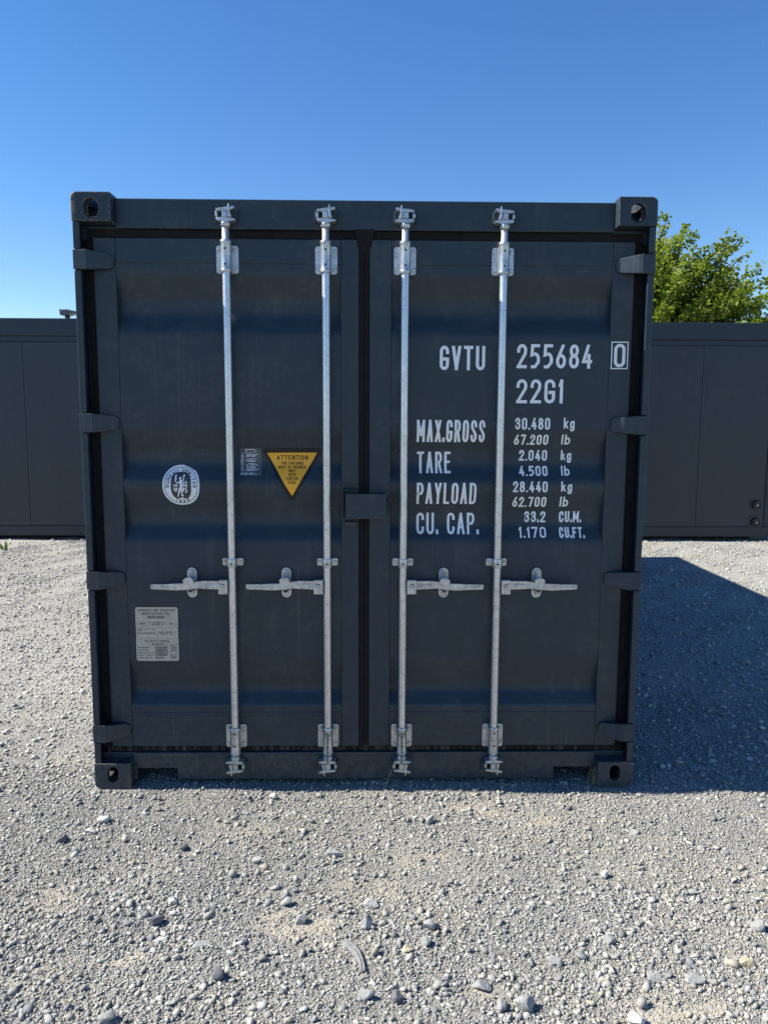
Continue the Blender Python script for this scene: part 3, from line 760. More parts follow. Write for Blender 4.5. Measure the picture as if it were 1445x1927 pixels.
strip([(-.03, -.14), (-.11, -.34), (-.16, -.50), (-.20, -.58)], [.11, .09, .05, .05], .0020)
strip([(.02, -.14), (.04, -.32), (.02, -.46), (.06, -.54)], [.10, .08, .05, .06], .0021)
strip([(.03, .22), (.13, .28), (.14, .40), (.12, .46)], [.06, .055, .05, .05], .0022)
strip([(-.06, .18), (-.18, .10), (-.27, .22)], [.06, .055, .045], .0023)
strip([(-.27, .20), (-.25, .34), (-.27, .44), (-.23, .52)], [.05, .09, .06, .09], .0024)
strip([(.10, .43), (.18, .52)], [.06, .10], .0025)
for q in ((-.36, -.14, -.04, .03), (.09, .32, -.04, .03)): d.poly([U(q[0], q[2]), U(q[1], q[2]), U(q[1], q[3]), U(q[0], q[3])], 0, .0018)
strip([(.13, .06), (.17, .22), (.20, .10), (.25, .22), (.29, .06)], [.05] * 5, .0020)
strip([(-.33, -.10), (-.31, -.28), (-.24, -.30), (-.22, -.12), (-.15, -.16)], [.06] * 5, .0020)
strip([(.12, -.10), (.13, -.30)], [.07, .07], .0020); strip([(.30, -.10), (.20, -.16), (.30, -.27), (.20, -.38)], [.06] * 4, .0021)
strip([(-.13, -.68), (.20, -.68)], [.05, .05], .0020); strip([(.02, -.60), (.03, -.70)], [.10, .04], .0021); strip([(.0, -.52), (.10, -.50)], [.06, .10], .0022)
d.build("classification_sticker", [M['sticker_white'], M['sticker_dark']], DOORS['L'])

# --- engraved approval plate
(pa, pz1), (pb, pz0) = at(254.5, 1142.5, YO), at(337.5, 1243.5, YO); PWd, PHt = pb - pa, pz1 - pz0
d = Decal(lambda z: YO, [])
def PU(u, v): return pa + u * PWd, pz1 - v * PHt
n_ = .035
d.poly([PU(n_, 0), PU(0, n_), PU(0, 1 - n_), PU(n_, 1), PU(1 - n_, 1), PU(1, 1 - n_), PU(1, n_), PU(1 - n_, 0)][::-1], 0, .0030)
def pt(txt, u0, u1, v0, v1, t, gap=.34): (x0, z1), (x1, z0) = PU(u0, v0), PU(u1, v1); d.text(txt, x0, x1, z0, z1, t, 1, .0034, gap)
def pbox(u0, u1, v0, v1, m, t=.0012, fill=None):
    (x0, z1), (x1, z0) = PU(u0, v0), PU(u1, v1)
    if fill is not None: d.poly([(x0, z0), (x1, z0), (x1, z1), (x0, z1)], fill, .0032)
    for i, q in enumerate(((x0, x1, z1 - t, z1), (x0, x1, z0, z0 + t), (x0, x0 + t, z0 + t, z1 - t), (x1 - t, x1, z0 + t, z1 - t))):
        d.poly([(q[0], q[2]), (q[1], q[2]), (q[1], q[3]), (q[0], q[3])], m, .0035 + .00004 * i)
pt("APPROVED FOR TRANSPORT", .05, .95, .035, .080, .0018); pt("UNDER CUSTOMS SEAL", .14, .82, .098, .140, .0018)
def pblips(u0, u1, v, h, seed, dense=.8):
    rr = random.Random(seed); u = u0; i = 0
    while u < u1:
        wd = rr.uniform(.008, .03)
        if rr.random() < dense and u + wd <= u1:
            (x0, z1), (x1, z0) = PU(u, v - h / 2), PU(u + wd, v + h / 2); d.poly([(x0, z0), (x1, z0), (x1, z1), (x0, z1)], 1, .0034 + .00003 * (i % 5))
        u += wd + .006; i += 1
pbox(.18, .82, .158, .212, 2); pblips(.27, .70, .185, .030, 1)
pbox(.03, .97, .275, .335, 2); pblips(.05, .24, .305, .018, 2); pblips(.40, .66, .292, .014, 3); pblips(.40, .66, .318, .014, 4); pblips(.70, .9, .305, .014, 5)
pbox(.0, 1, .375, .590, 2); pbox(.505, .51, .395, .588, 2, .0006)
pblips(.03, .16, .408, .016, 6); pblips(.20, .46, .408, .012, 7); pblips(.03, .16, .434, .016, 8); pblips(.03, .48, .482, .018, 9, .95); pblips(.54, .96, .462, .018, 10, .95); pblips(.58, .90, .498, .016, 11)
pt("CSC SAFETY APPROVAL", .20, .80, .612, .650, .0015); pbox(.29, .73, .665, .712, 2); pblips(.38, .64, .688, .024, 12)
for k, (txt, u1) in enumerate((("DATE MANUFACTURED", .30), ("IDENTIFICATION NO.", .30), ("MAXIMUM GROSS MASS", .39), ("ALLOWABLE STACKING LOAD", .41))):
    pt(txt, .03, u1, .738 + .047 * k, .756 + .047 * k, .0010); pbox(.44, .74, .728 + .047 * k, .768 + .047 * k, 2, .0009, 3); pblips(.48, .71, .748 + .047 * k, .018, 20 + k)
pblips(.03, .40, .940, .016, 30, .95); pbox(.44, .66, .922, .962, 2, .0009, 3)
pbox(.80, .96, .665, .955, 2)
for k in range(4): pblips(.815, .945, .715 + .033 * k, .017, 40 + k, .9)
for k in range(3): pblips(.815, .945, .885 + .025 * k, .014, 50 + k, .8)
M['engrave'] = mat_plain("engraved_print", (.055, .052, .046), .6); M['plate_line'] = mat_plain("engraved_line", (.14, .13, .11), .5); M['plate_fill'] = mat_plain("stamped_field", (.25, .25, .23), .45)
d.build("approval_plate", [M['plate'], M['engrave'], M['plate_line'], M['plate_fill']], DOORS['L'])
# ------------------------------------------------------------------ ground and gravel
def gh(x, y):                       # gentle unevenness of the yard, in metres
    return (.005 * np.sin(x * 2.1 + 1.3) * np.sin(y * 2.7 + .4) + .004 * np.sin(x * 5.3 + y * 3.1) +
            .0025 * np.sin(x * 11.1 - y * 9.7 + 2) - .004)
def axis(dense0, dense1, step, far):
    a = list(np.arange(dense0, dense1 + step / 2, step)); s = step; x = a[-1]
    while x < far: s *= 1.22; x += s; a.append(x)
    s = step; x = a[0]; pre = []
    while x > -far: s *= 1.22; x -= s; pre.append(x)
    return np.array(pre[::-1] + a)
GX, GY = axis(-2.6, 2.6, .03, 900), axis(-1.9, 1.2, .03, 900)
gx, gy = np.meshgrid(GX, GY); nx, ny = len(GX), len(GY)
gz = gh(gx, gy)
idx = np.arange(nx * ny).reshape(ny, nx)
quads = np.stack([idx[:-1, :-1], idx[:-1, 1:], idx[1:, 1:], idx[1:, :-1]], -1).reshape(-1, 4)
def np_mesh(name, V, F):            # V (n,3), F (m,k)
    me = bpy.data.meshes.new(name); k = F.shape[1]
    me.vertices.add(len(V)); me.vertices.foreach_set("co", V.astype(np.float32).ravel())
    me.loops.add(F.size); me.loops.foreach_set("vertex_index", F.astype(np.int32).ravel())
    me.polygons.add(len(F)); me.polygons.foreach_set("loop_start", np.arange(0, F.size, k, dtype=np.int32))
    me.update(calc_edges=True); me.validate(); return me

SAND = [(690, 1675, .13, .10, 1), (560, 1740, .16, .10, 1), (800, 1610, .16, .10, .7), (900, 1525, .30, .07, .7), (1010, 1545, .25, .08, .6), (1245, 1912, .13, .07, 1.2), (1330, 1900, .10, .06, .8),
        (120, 1690, .14, .10, .7), (290, 1640, .10, .12, .4), (230, 1800, .22, .10, .6), (60, 1840, .14, .10, .5), (460, 1560, .20, .08, .6), (1240, 1735, .10, .06, .6), (1120, 1640, .2, .1, .3), (905, 1862, .06, .04, .9)]
SAND = [(*ground(px, py), a, b, w_) for px, py, a, b, w_ in SAND]
def sand(x, y):                     # dusty hollows with few stones
    s = np.zeros_like(x)
    for cx, cy, a, b, w_ in SAND: s = np.maximum(s, w_ * np.exp(-((x - cx) / a) ** 2 - ((y - cy) / b) ** 2))
    return np.clip(s * (.75 + .5 * np.sin(x * 23 + 2 * np.sin(y * 31)) * np.sin(y * 27 + x * 9)), 0, 1)
def mat_ground():
    b = NB("crushed_stone_fines")
    P = b.geo.outputs["Position"]
    patch = b.noise(1.6, 5, .6); patch2 = b.noise(5.5, 4)
    grain = b.noise(330, 4, .7); mid = b.noise(60, 5, .65)
    v1 = b.n("ShaderNodeTexVoronoi", i_Scale=150.0); b.l(P, v1.inputs["Vector"])
    v2 = b.n("ShaderNodeTexVoronoi", i_Scale=62.0); b.l(P, v2.inputs["Vector"])
    c = b.ramp(b.math('ADD', b.math('MULTIPLY', patch, .65), b.math('MULTIPLY', patch2, .35)),
               [(.40, (.225, .215, .19)), (.50, (.27, .255, .22)), (.60, (.34, .31, .25))])
    hv = b.n("ShaderNodeRGBToBW"); b.l(v1.outputs["Color"], hv.inputs[0])
    hv2 = b.n("ShaderNodeRGBToBW"); b.l(v2.outputs["Color"], hv2.inputs[0])
    sa = b.n("ShaderNodeAttribute", attribute_name="sand"); c = b.mix(b.val(sa.outputs["Fac"], .1, .7, 0, .85), c, (.52, .455, .34))
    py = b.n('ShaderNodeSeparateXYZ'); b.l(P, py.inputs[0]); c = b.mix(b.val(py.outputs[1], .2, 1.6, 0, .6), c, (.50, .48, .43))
    c = b.mix(b.val(hv.outputs[0], .2, .8, .0, .55), c, (.20, .20, .20))
    c = b.mix(b.val(hv2.outputs[0], .55, .9, .0, .40), c, (.52, .50, .46))
    c = b.mix(b.val(grain, .3, .7, .35, 0), c, (.16, .155, .145))
    h1 = b.bump(v2.outputs["Distance"], .010, .7); 
    inv = b.math('SUBTRACT', 1.0, v1.outputs["Distance"]); inv2 = b.math('SUBTRACT', 1.0, v2.outputs["Distance"])
    h1 = b.bump(inv2, .012, .55); h2 = b.bump(inv, .007, .7, h1); h3 = b.bump(grain, .003, .6, h2)
    b.set(Base_Color=c, Roughness=.92, Normal=h3, Specular_IOR_Level=.25); return b.mat
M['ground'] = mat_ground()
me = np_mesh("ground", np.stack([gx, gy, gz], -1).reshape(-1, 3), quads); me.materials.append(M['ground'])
me.polygons.foreach_set("use_smooth", np.ones(len(me.polygons), bool))
sa_ = me.attributes.new("sand", 'FLOAT', 'POINT'); sa_.data.foreach_set("value", sand(gx.ravel(), gy.ravel()).astype(np.float32))
g = link("ground", me); g["kind"] = "structure"; g["label"] = "pale grey crushed stone yard surface"

t = (1 + 5 ** .5) / 2
ICO_V = np.array([(-1, t, 0), (1, t, 0), (-1, -t, 0), (1, -t, 0), (0, -1, t), (0, 1, t), (0, -1, -t), (0, 1, -t), (t, 0, -1), (t, 0, 1), (-t, 0, -1), (-t, 0, 1)], float)
ICO_V /= np.linalg.norm(ICO_V[0])
ICO_F = np.array([(0, 11, 5), (0, 5, 1), (0, 1, 7), (0, 7, 10), (0, 10, 11), (1, 5, 9), (5, 11, 4), (11, 10, 2), (10, 7, 6), (7, 1, 8), (3, 9, 4), (3, 4, 2), (3, 2, 6), (3, 6, 8), (3, 8, 9), (4, 9, 5), (2, 4, 11), (6, 2, 10), (8, 6, 7), (9, 8, 1)])
OCT_V = np.array([(1, 0, 0), (0, 1, 0), (-1, 0, 0), (0, -1, 0), (0, 0, 1), (0, 0, -1)], float)
OCT_F = np.array([(0, 1, 4), (1, 2, 4), (2, 3, 4), (3, 0, 4), (1, 0, 5), (2, 1, 5), (3, 2, 5), (0, 3, 5)])
def stones(X, Y, S, tone=1.0, lowpoly=False):
    n = len(X); BV, BF = (OCT_V, OCT_F) if lowpoly else (ICO_V, ICO_F); nb = len(BV)
    V = BV[None] * RNG.uniform(.70, 1.25, (n, nb, 1))
    if lowpoly: V = V * 1.15 + RNG.normal(0, .16, (n, nb, 3))
    else:
        for _ in range(5):            # cleave each stone along a few random planes
            nn = RNG.normal(0, 1, (n, 1, 3)); nn /= np.linalg.norm(nn, axis=2, keepdims=True); dd = RNG.uniform(.28, .70, (n, 1))
            s = np.maximum((V * nn).sum(2) - dd, 0); V = V - nn * s[..., None]
        V = V * 1.28
    scl = np.stack([RNG.uniform(.9, 1.25, n), RNG.uniform(.45, .95, n), RNG.uniform(.28, .70, n)], -1); V = V * scl[:, None] * (S / 2)[:, None, None]
    tl = RNG.normal(0, .32, n); ct, st = np.cos(tl), np.sin(tl)
    x, y, z = V[..., 0] * ct[:, None] + V[..., 2] * st[:, None], V[..., 1], -V[..., 0] * st[:, None] + V[..., 2] * ct[:, None]
    a = RNG.uniform(0, 2 * np.pi, n); ca, sa = np.cos(a)[:, None], np.sin(a)[:, None]
    x, y = x * ca - y * sa, x * sa + y * ca
    z = z + (S * RNG.uniform(.0, .28, n))[:, None] + gh(X, Y)[:, None]
    V = np.stack([x + X[:, None], y + Y[:, None], z], -1).reshape(-1, 3)
    F = (BF[None] + (np.arange(n) * nb)[:, None, None]).reshape(-1, 3)
    # stone colours: mid grey limestone, blue-grey slate, some pale, a few buff; drifts of one kind
    k = np.clip(RNG.random(n) + .16 * fieldnoise(X * 1.7 + 3, Y * 1.7), 0, .999); base = np.empty((n, 3))
    lo = RNG.uniform(.22, .46, n)
    base[:] = lo[:, None] * np.array([1.01, .995, .92])
    m = k < .27; base[m] = RNG.uniform(.14, .25, m.sum())[:, None] * np.array([.96, 1., 1.05])
    m = (k > .84) & (k < .93); base[m] = RNG.uniform(.38, .50, m.sum())[:, None] * np.array([1.01, .995, .92])
    m = k > .93; base[m] = RNG.uniform(.30, .40, m.sum())[:, None] * np.array([1.08, .98, .78])
    return V, F, np.repeat(base * tone, nb, 0)
def fieldnoise(x, y):
    return (np.sin(x * 3.1 + 2.2 * np.sin(y * 1.9 + 1)) + np.sin(y * 4.3 + 1.7 * np.sin(x * 2.7 - .6)) + .6 * np.sin(x * 8.7 + y * 6.1)) / 2.6
def scatter(n, x0, x1, y0, y1, smin, smax, power=2.0, patchy=.5):
    X = RNG.uniform(x0, x1, n); Y = RNG.uniform(y0, y1, n)
    keep = RNG.random(n) < ((1 - patchy) + patchy * (.5 + .5 * fieldnoise(X, Y))) * (1 - .88 * np.clip(1.3 * sand(X, Y), 0, 1))
    # nothing under the corner castings or far under the container
    under = (np.abs(X) < 1.24) & (Y > .45) & (Y < 6.1)
    foot = (np.abs(X) > 1.03) & (np.abs(X) < 1.24) & (Y > -.02) & (Y < .2)
    keep &= ~under & ~foot
    X, Y = X[keep], Y[keep]; u = RNG.random(len(X))
    S = smin * (1 - u * (1 - (smin / smax) ** power)) ** (-1 / power)
    return X, Y, S
ZONES = [((170000, -2.0, 2.1, -1.7, .25, .003, .006, 2, .25), .95, True),
         ((110000, -2.0, 2.1, -1.7, .25, .006, .011, 2, .45), .95, True),
         ((46000, -2.0, 2.1, -1.7, .25, .009, .018, 2.1, .62), .97, True),
         ((6500, -2.0, 2.1, -1.7, .25, .018, .030, 2.6, .8), .85, False),
         ((7500, -2.0, 2.1, -1.7, -.75, .011, .030, 2.2, .6), .95, False),
         ((380, -2.0, 2.1, -1.7, .2, .028, .042, 3, .7), .8, False),
         ((70000, -4.6, -1.2, .1, 7.5, .009, .018, 2.2, .4), 1.22, True), ((12000, -4.6, -1.2, .1, 7.5, .016, .030, 2.4, .5), 1.22, False), ((1800, -5.0, -1.2, .1, 7.5, .028, .048, 3, .5), 1.2, False),
         ((85000, 1.2, 5.8, .1, 7.5, .009, .018, 2.2, .4), 1.22, True), ((16000, 1.2, 5.8, .1, 7.5, .016, .030, 2.4, .5), 1.22, False), ((2400, 1.2, 5.9, .1, 7.5, .028, .048, 3, .5), 1.2, False)]
VV, FF, CC, off = [], [], [], 0
for z, tone, low in ZONES:
    X, Y, S = scatter(*z); V, F, C = stones(X, Y, S, tone, low); VV.append(V); FF.append(F + off); CC.append(C); off += len(V)
VV, FF, CC = np.concatenate(VV), np.concatenate(FF), np.concatenate(CC)
def mat_gravel():
    b = NB("gravel_stone"); a = b.n("ShaderNodeAttribute", attribute_name="stone_colour")
    nz = b.noise(140, 5, .7); du = b.noise(2.1, 4)
    c = b.mix(b.val(nz, .3, .75, .0, .45), a.outputs["Color"], (.40, .38, .33))
    b.set(Base_Color=c, Roughness=.9, Specular_IOR_Level=.25, Normal=b.bump(nz, .002, .6)); return b.mat
M['gravel'] = mat_gravel()
me = bpy.data.meshes.new("gravel"); nF = len(FF)
me.vertices.add(len(VV)); me.vertices.foreach_set("co", VV.astype(np.float32).ravel())
me.loops.add(nF * 3); me.loops.foreach_set("vertex_index", FF.astype(np.int32).ravel())
me.polygons.add(nF); me.polygons.foreach_set("loop_start", np.arange(0, nF * 3, 3, dtype=np.int32))
at_ = me.attributes.new("stone_colour", 'FLOAT_COLOR', 'POINT')
at_.data.foreach_set("color", np.concatenate([CC, np.ones((len(CC), 1))], 1).astype(np.float32).ravel())
me.update(calc_edges=True); me.materials.append(M['gravel'])
gr = link("gravel", me); tag(gr, "loose grey crushed gravel covering the whole yard", "gravel", kind="stuff")
# ------------------------------------------------------------------ cabins behind
def mat_cabin():
    b = NB("cabin_panel_coating")
    wv = b.n("ShaderNodeTexWave", wave_type='BANDS', bands_direction='X', wave_profile='SIN', i_Scale=10.5); b.l(b.geo.outputs["Position"], wv.inputs["Vector"])
    mid = b.noise(6, 5); big = b.noise(.9, 2)
    c = b.ramp(mid, [(.3, (.0155, .0265, .0400)), (.7, (.0190, .0310, .0460))])
    b.set(Base_Color=c, Roughness=b.val(mid, .3, .7, .30, .42), Specular_IOR_Level=.42)
    n1 = b.bump(big, .006, 1.0); b.set(Normal=b.bump(wv.outputs["Fac"], .0012, .5, n1)); return b.mat
M['cabin_panel'] = mat_cabin(); M['cabin_frame'] = mat_paint("cabin_frame_paint", (.0165, .0285, .043), .36, streak=False)
M['cabin_roof'] = mat_plain("cabin_roof_sheet", (.18, .19, .2), .5, var=.1)
M['socket'] = mat_plain("black_socket_plastic", (.008, .008, .009), .35); M['socket_plate'] = mat_plain("socket_mount", (.045, .05, .055), .5); M['socket_cap'] = mat_plain("grey_socket_cap", (.22, .22, .22), .45)
CY = 7.286
def cabin(x0, x1, seams, label, sockets=()):
    top = 3.0; dep = 2.44; cx = (x0 + x1) / 2
    e = empty("office_cabin", (cx, CY + dep / 2, 0), label, "cabin", "dark office cabins in a row behind the container")
    ya, yb = CY + .004, CY + dep
    mb = MB(); mb.box(x0, x1, ya, yb, 2.768, top); mb.box(x0 + .002, x1 - .002, ya + .012, yb - .012, 2.69, 2.7655)
    part("roof_fascia", mb, M['cabin_frame'], e, .006)
    part("roof", MB().box(x0 + .06, x1 - .06, ya + .06, yb - .06, top + .0005, top + .006), M['cabin_roof'], e)
    part("base_rail", MB().box(x0, x1, ya, yb, .052, .192), M['cabin_frame'], e, .006)
    for xa in (x0, x1 - .195):
        for yc in (ya, yb - .195): part("corner_post", MB().box(xa, xa + .195, yc, yc + .195, .195, 2.687), M['cabin_frame'], e, .006)
    xs = [x0 + .199] + [s for s in seams if x0 + .4 < s < x1 - .4] + [x1 - .199]
    for a, b in zip(xs[:-1], xs[1:]):
        part("wall_panel", MB().box(a + .0015, b - .0015, ya + .006, ya + .07, .195, 2.687), M['cabin_panel'], e, .0035)
        part("wall_panel", MB().box(a + .0025, b - .0025, yb - .07, yb - .006, .195, 2.687), M['cabin_panel'], e, .0035)
    for xa in (x0 + .006, x1 - .07): part("wall_panel", MB().box(xa, xa + .064, ya + .2, yb - .2, .195, 2.687), M['cabin_panel'], e, .0035)
    part("core", MB().box(x0 + .08, x1 - .08, ya + .08, yb - .08, .06, 2.72), M['hole'], e)
    for xa in (x0 + .1, cx - .1, x1 - .3):
        for yc in (ya + .14, yb - .38): part("support_block", MB().box(xa, xa + .2, yc, yc + .24, -.02, .0515), M['cabin_roof'], e, .004)
    for sx, sz in sockets:
        s = part("socket", MB().box(sx - .075, sx + .07, ya - .001, ya + .0055, sz - .072, sz + .072), M['socket_plate'], e, .004)
        part("socket_ring", MB().lathe([(.066, ya - .0015), (.066, ya - .035), (.060, ya - .042), (.040, ya - .042), (.036, ya - .030)], sx, sz, 24, axis='y'), M['socket'], s)
        part("socket_cap", MB().lathe([(.022, ya - .0305), (.022, ya - .048), (.017, ya - .052)], sx - .002, sz - .003, 16, axis='y'), M['socket_cap'], s)
    return e
cabin(-6.40, -.345, [-4.67 + k for k in range(-1, 5)], "dark grey cabin with ribbed panels, left of the shipping container")
cabin(-.335, 5.735, sorted(4.572 - .96 * k for k in range(5)), "dark grey cabin with two round sockets, right of the shipping container", [at(1423, 950, CY), at(1421.5, 982.5, CY)])

# --- lamp head showing over the roof of the left cabin
lx, lz = at(127, 593, 10.2)
lamp = empty("yard_lamp", (lx, 10.2, 0), "small grey lamp head on a pole, above the roof of the left cabin", "lamp")
M['lamp_grey'] = mat_plain("lamp_housing", (.10, .105, .115), .45, metal=.3); M['lamp_glass'] = mat_plain("lamp_lens", (.10, .11, .12), .2)
part("pole", MB().lathe([(.055, -.01), (.045, 3.0), (.040, lz + .005)], lx, 10.2, 14), M['lamp_grey'], lamp)
hd = [(-.09, .035), (-.075, .10), (.03, .105), (.17, .075), (.30, .045), (.31, .025), (.12, .018), (.02, -.005), (-.06, -.008)]
part("lamp_head", MB().prism([(lx + x * .9, lz + z * .85) for x, z in hd][::-1], 10.09, 10.31), M['lamp_grey'], lamp, .02)
part("lens", MB().hexa([(lx - .100, 10.11, lz + .0), (lx - .070, 10.11, lz - .010), (lx - .070, 10.29, lz - .010), (lx - .100, 10.29, lz + .0), (lx - .102, 10.11, lz + .085), (lx - .082, 10.11, lz + .098), (lx - .082, 10.29, lz + .098), (lx - .102, 10.29, lz + .085)]), M['lamp_glass'], lamp, .004)

# ------------------------------------------------------------------ tree
def mat_leaf():
    b = NB("maple_leaf"); a = b.n("ShaderNodeAttribute", attribute_name="leaf_colour")
    b.set(Base_Color=a.outputs["Color"], Roughness=.5, Specular_IOR_Level=.35)
    tr = b.n("ShaderNodeBsdfTranslucent"); mx = b.n("ShaderNodeMixShader"); mx.inputs[0].default_value = .48
    tc = b.mix(.5, a.outputs["Color"], (.31, .40, .033)); b.l(tc, tr.inputs[0])
    b.l(b.b.outputs[0], mx.inputs[1]); b.l(tr.outputs[0], mx.inputs[2]); b.l(mx.outputs[0], b.out.inputs[0]); return b.mat
M['leaf'] = mat_leaf(); M['bark'] = mat_plain("tree_bark", (.07, .055, .042), .9, var=.35, scale=14)
TY = 13.2; tx, _ = at(1182, 560, TY); TR = np.random.default_rng(8)
tree = empty("broadleaf_tree", (tx, TY, 0), "bright green broadleaf tree rising behind the right cabin", "tree")
wood = MB(); LV = []; LD = []; LU = []
wood.tube([(tx, TY, -.05), (tx + .03, TY, .9), (tx, TY + .03, 1.9), (tx + .04, TY, 3.2), (tx, TY, 4.6)], [.20, .16, .13, .09, .03], 10)
CZ, RXX, RZZ = 3.2, 2.98, 2.38
for i in range(520):
    z = TR.uniform(-.35, 1.0); ph = TR.uniform(0, 2 * np.pi); q = math.sqrt(max(0, 1 - z * z))
    dirv = np.array([q * math.cos(ph), q * math.sin(ph), z]); reach = TR.choice([TR.uniform(.72, .95), TR.uniform(.97, 1.12)], p=[.88, .12])
    end = np.array([tx, TY, CZ]) + dirv * np.array([RXX, RXX, RZZ]) * reach
    st = np.array([tx, TY, np.clip(1.7 + 2.4 * max(0, z) + TR.uniform(-.2, .6), 1.6, 4.4)])
    mid_ = st * .45 + end * .55 + np.array([0, 0, -.10 - .25 * (1 - abs(z))]) + TR.normal(0, .10, 3)
    P_ = [(1 - t) ** 2 * st + 2 * t * (1 - t) * mid_ + t * t * end for t in np.linspace(0, 1, 9)]
    wood.tube(P_, [.030 * (1 - .82 * k / 8) for k in range(9)], 5)
    L = np.linalg.norm(end - st)
    for t in np.arange(.30, 1.001, .10 / L * 1.1):
        p = (1 - t) ** 2 * st + 2 * t * (1 - t) * mid_ + t * t * end; tang = 2 * (1 - t) * (mid_ - st) + 2 * t * (end - mid_); tang /= np.linalg.norm(tang)
        for s in range(2 if t < .97 else 3):
            dv = TR.normal(0, 1, 3); dv -= tang * dv.dot(tang); dv /= np.linalg.norm(dv); dv = dv * .75 + tang * (.75 if s < 2 else 1.6) + np.array([0, 0, .32]); dv /= np.linalg.norm(dv)
            ln = TR.uniform(.12, .36) * (1.15 - .55 * t)
            for k in range(5 + int(ln * 18)):
                LV.append(p + dv * ln * TR.uniform(.15, 1.05) + TR.normal(0, .035, 3)); LD.append(dv)
LV = np.array(LV); n = len(LV); LD = np.array(LD)
ax = LD + TR.normal(0, .55, (n, 3)); ax[:, 2] -= .35; ax /= np.linalg.norm(ax, axis=1, keepdims=True)
nr = TR.normal(0, .55, (n, 3)); nr[:, 2] += .8; nr -= ax * (nr * ax).sum(1, keepdims=True); nr /= np.linalg.norm(nr, axis=1, keepdims=True)
sd2 = np.cross(ax, nr); sz = TR.uniform(.046, .085, n)[:, None]
v0 = LV; v1 = LV + sz * (.42 * ax + .55 * sd2 + .10 * nr); v2 = LV + sz * (1.05 * ax - .08 * nr); v3 = LV + sz * (.42 * ax - .55 * sd2 + .10 * nr)
V = np.stack([v0, v1, v2, v3], 1).reshape(-1, 3); F = np.arange(4 * n).reshape(-1, 4)
me = np_mesh("crown", V, F); me.materials.append(M['leaf'])
k = TR.random(n)[:, None]; lc = (1 - k) * np.array([.080, .132, .013]) + k * np.array([.195, .255, .024]); m = TR.random(n) < .10; lc[m] = np.array([.23, .26, .03])
ca_ = me.attributes.new("leaf_colour", 'FLOAT_COLOR', 'POINT'); ca_.data.foreach_set("color", np.repeat(np.concatenate([lc, np.ones((n, 1))], 1), 4, 0).astype(np.float32).ravel())
link("crown", me, tree); part("trunk", wood, M['bark'], tree)
print("leaves", n, "stones", len(VV) // 12)

# ------------------------------------------------------------------ single stones that stand out in the gravel
def mat_stone(name, col, var=.22):
    b = NB(name); nz = b.noise(70, 6, .7, b.tc.outputs["Object"]); f = b.noise(300, 3)
    c = b.ramp(nz, [(.3, tuple(x * (1 - var) for x in col)), (.7, tuple(x * (1 + var) for x in col))])
    b.set(Base_Color=c, Roughness=.88, Specular_IOR_Level=.25, Normal=b.bump(f, .0015, .6, b.bump(nz, .006, .7))); return b.mat
SM = {'pale': mat_stone("pale_limestone", (.43, .42, .385)), 'grey': mat_stone("grey_limestone", (.29, .29, .28)), 'dark': mat_stone("dark_slate_stone", (.15, .15, .16)), 'white': mat_stone("white_quartz", (.58, .575, .55), .1),
      'buff': mat_stone("buff_stone", (.46, .41, .27))}
def boulder(px, py, wpx, kind, label, asp=.8, hgt=.62, flat=False, seed=0):
    x, y = ground(px, py + wpx * .12); d = math.hypot(x - CAM[0], y - CAM[1]); dist = math.hypot(d, CAM[2]); size = wpx * .88 * dist / FPX
    rr = np.random.default_rng(seed + 100); bm = bmesh.new(); bmesh.ops.create_icosphere(bm, subdivisions=3, radius=.5)
    planes = [(np.array(v) / np.linalg.norm(v), rr.uniform(.20, .40)) for v in rr.normal(0, 1, (9, 3))]
    for v in bm.verts:
        p = np.array(v.co)
        for nn, dd in planes:
            s = p.dot(nn)
            if s > dd: p = p - nn * (s - dd) * .96
        p += rr.normal(0, .006, 3); v.co = p
    co = np.array([v.co[:] for v in bm.verts]); ext = co.max(0) - co.min(0)
    hh = hgt * (.45 if flat else 1); sca = np.array([1, asp, hh]) / ext * size
    an = rr.uniform(-.5, .5); ca, sa = math.cos(an), math.sin(an)
    for v in bm.verts:
        q = np.array(v.co) * sca; v.co = (q[0] * ca - q[1] * sa, q[0] * sa + q[1] * ca, q[2])
    me = bpy.data.meshes.new("stone"); bm.to_mesh(me); bm.free(); me.materials.append(SM[kind])
    o = link("stone", me); o.location = (x, y, float(gh(np.array(x), np.array(y))) + size * hh * (.34 if not flat else .30))
    return tag(o, label, "stone", "larger stones lying in the gravel")
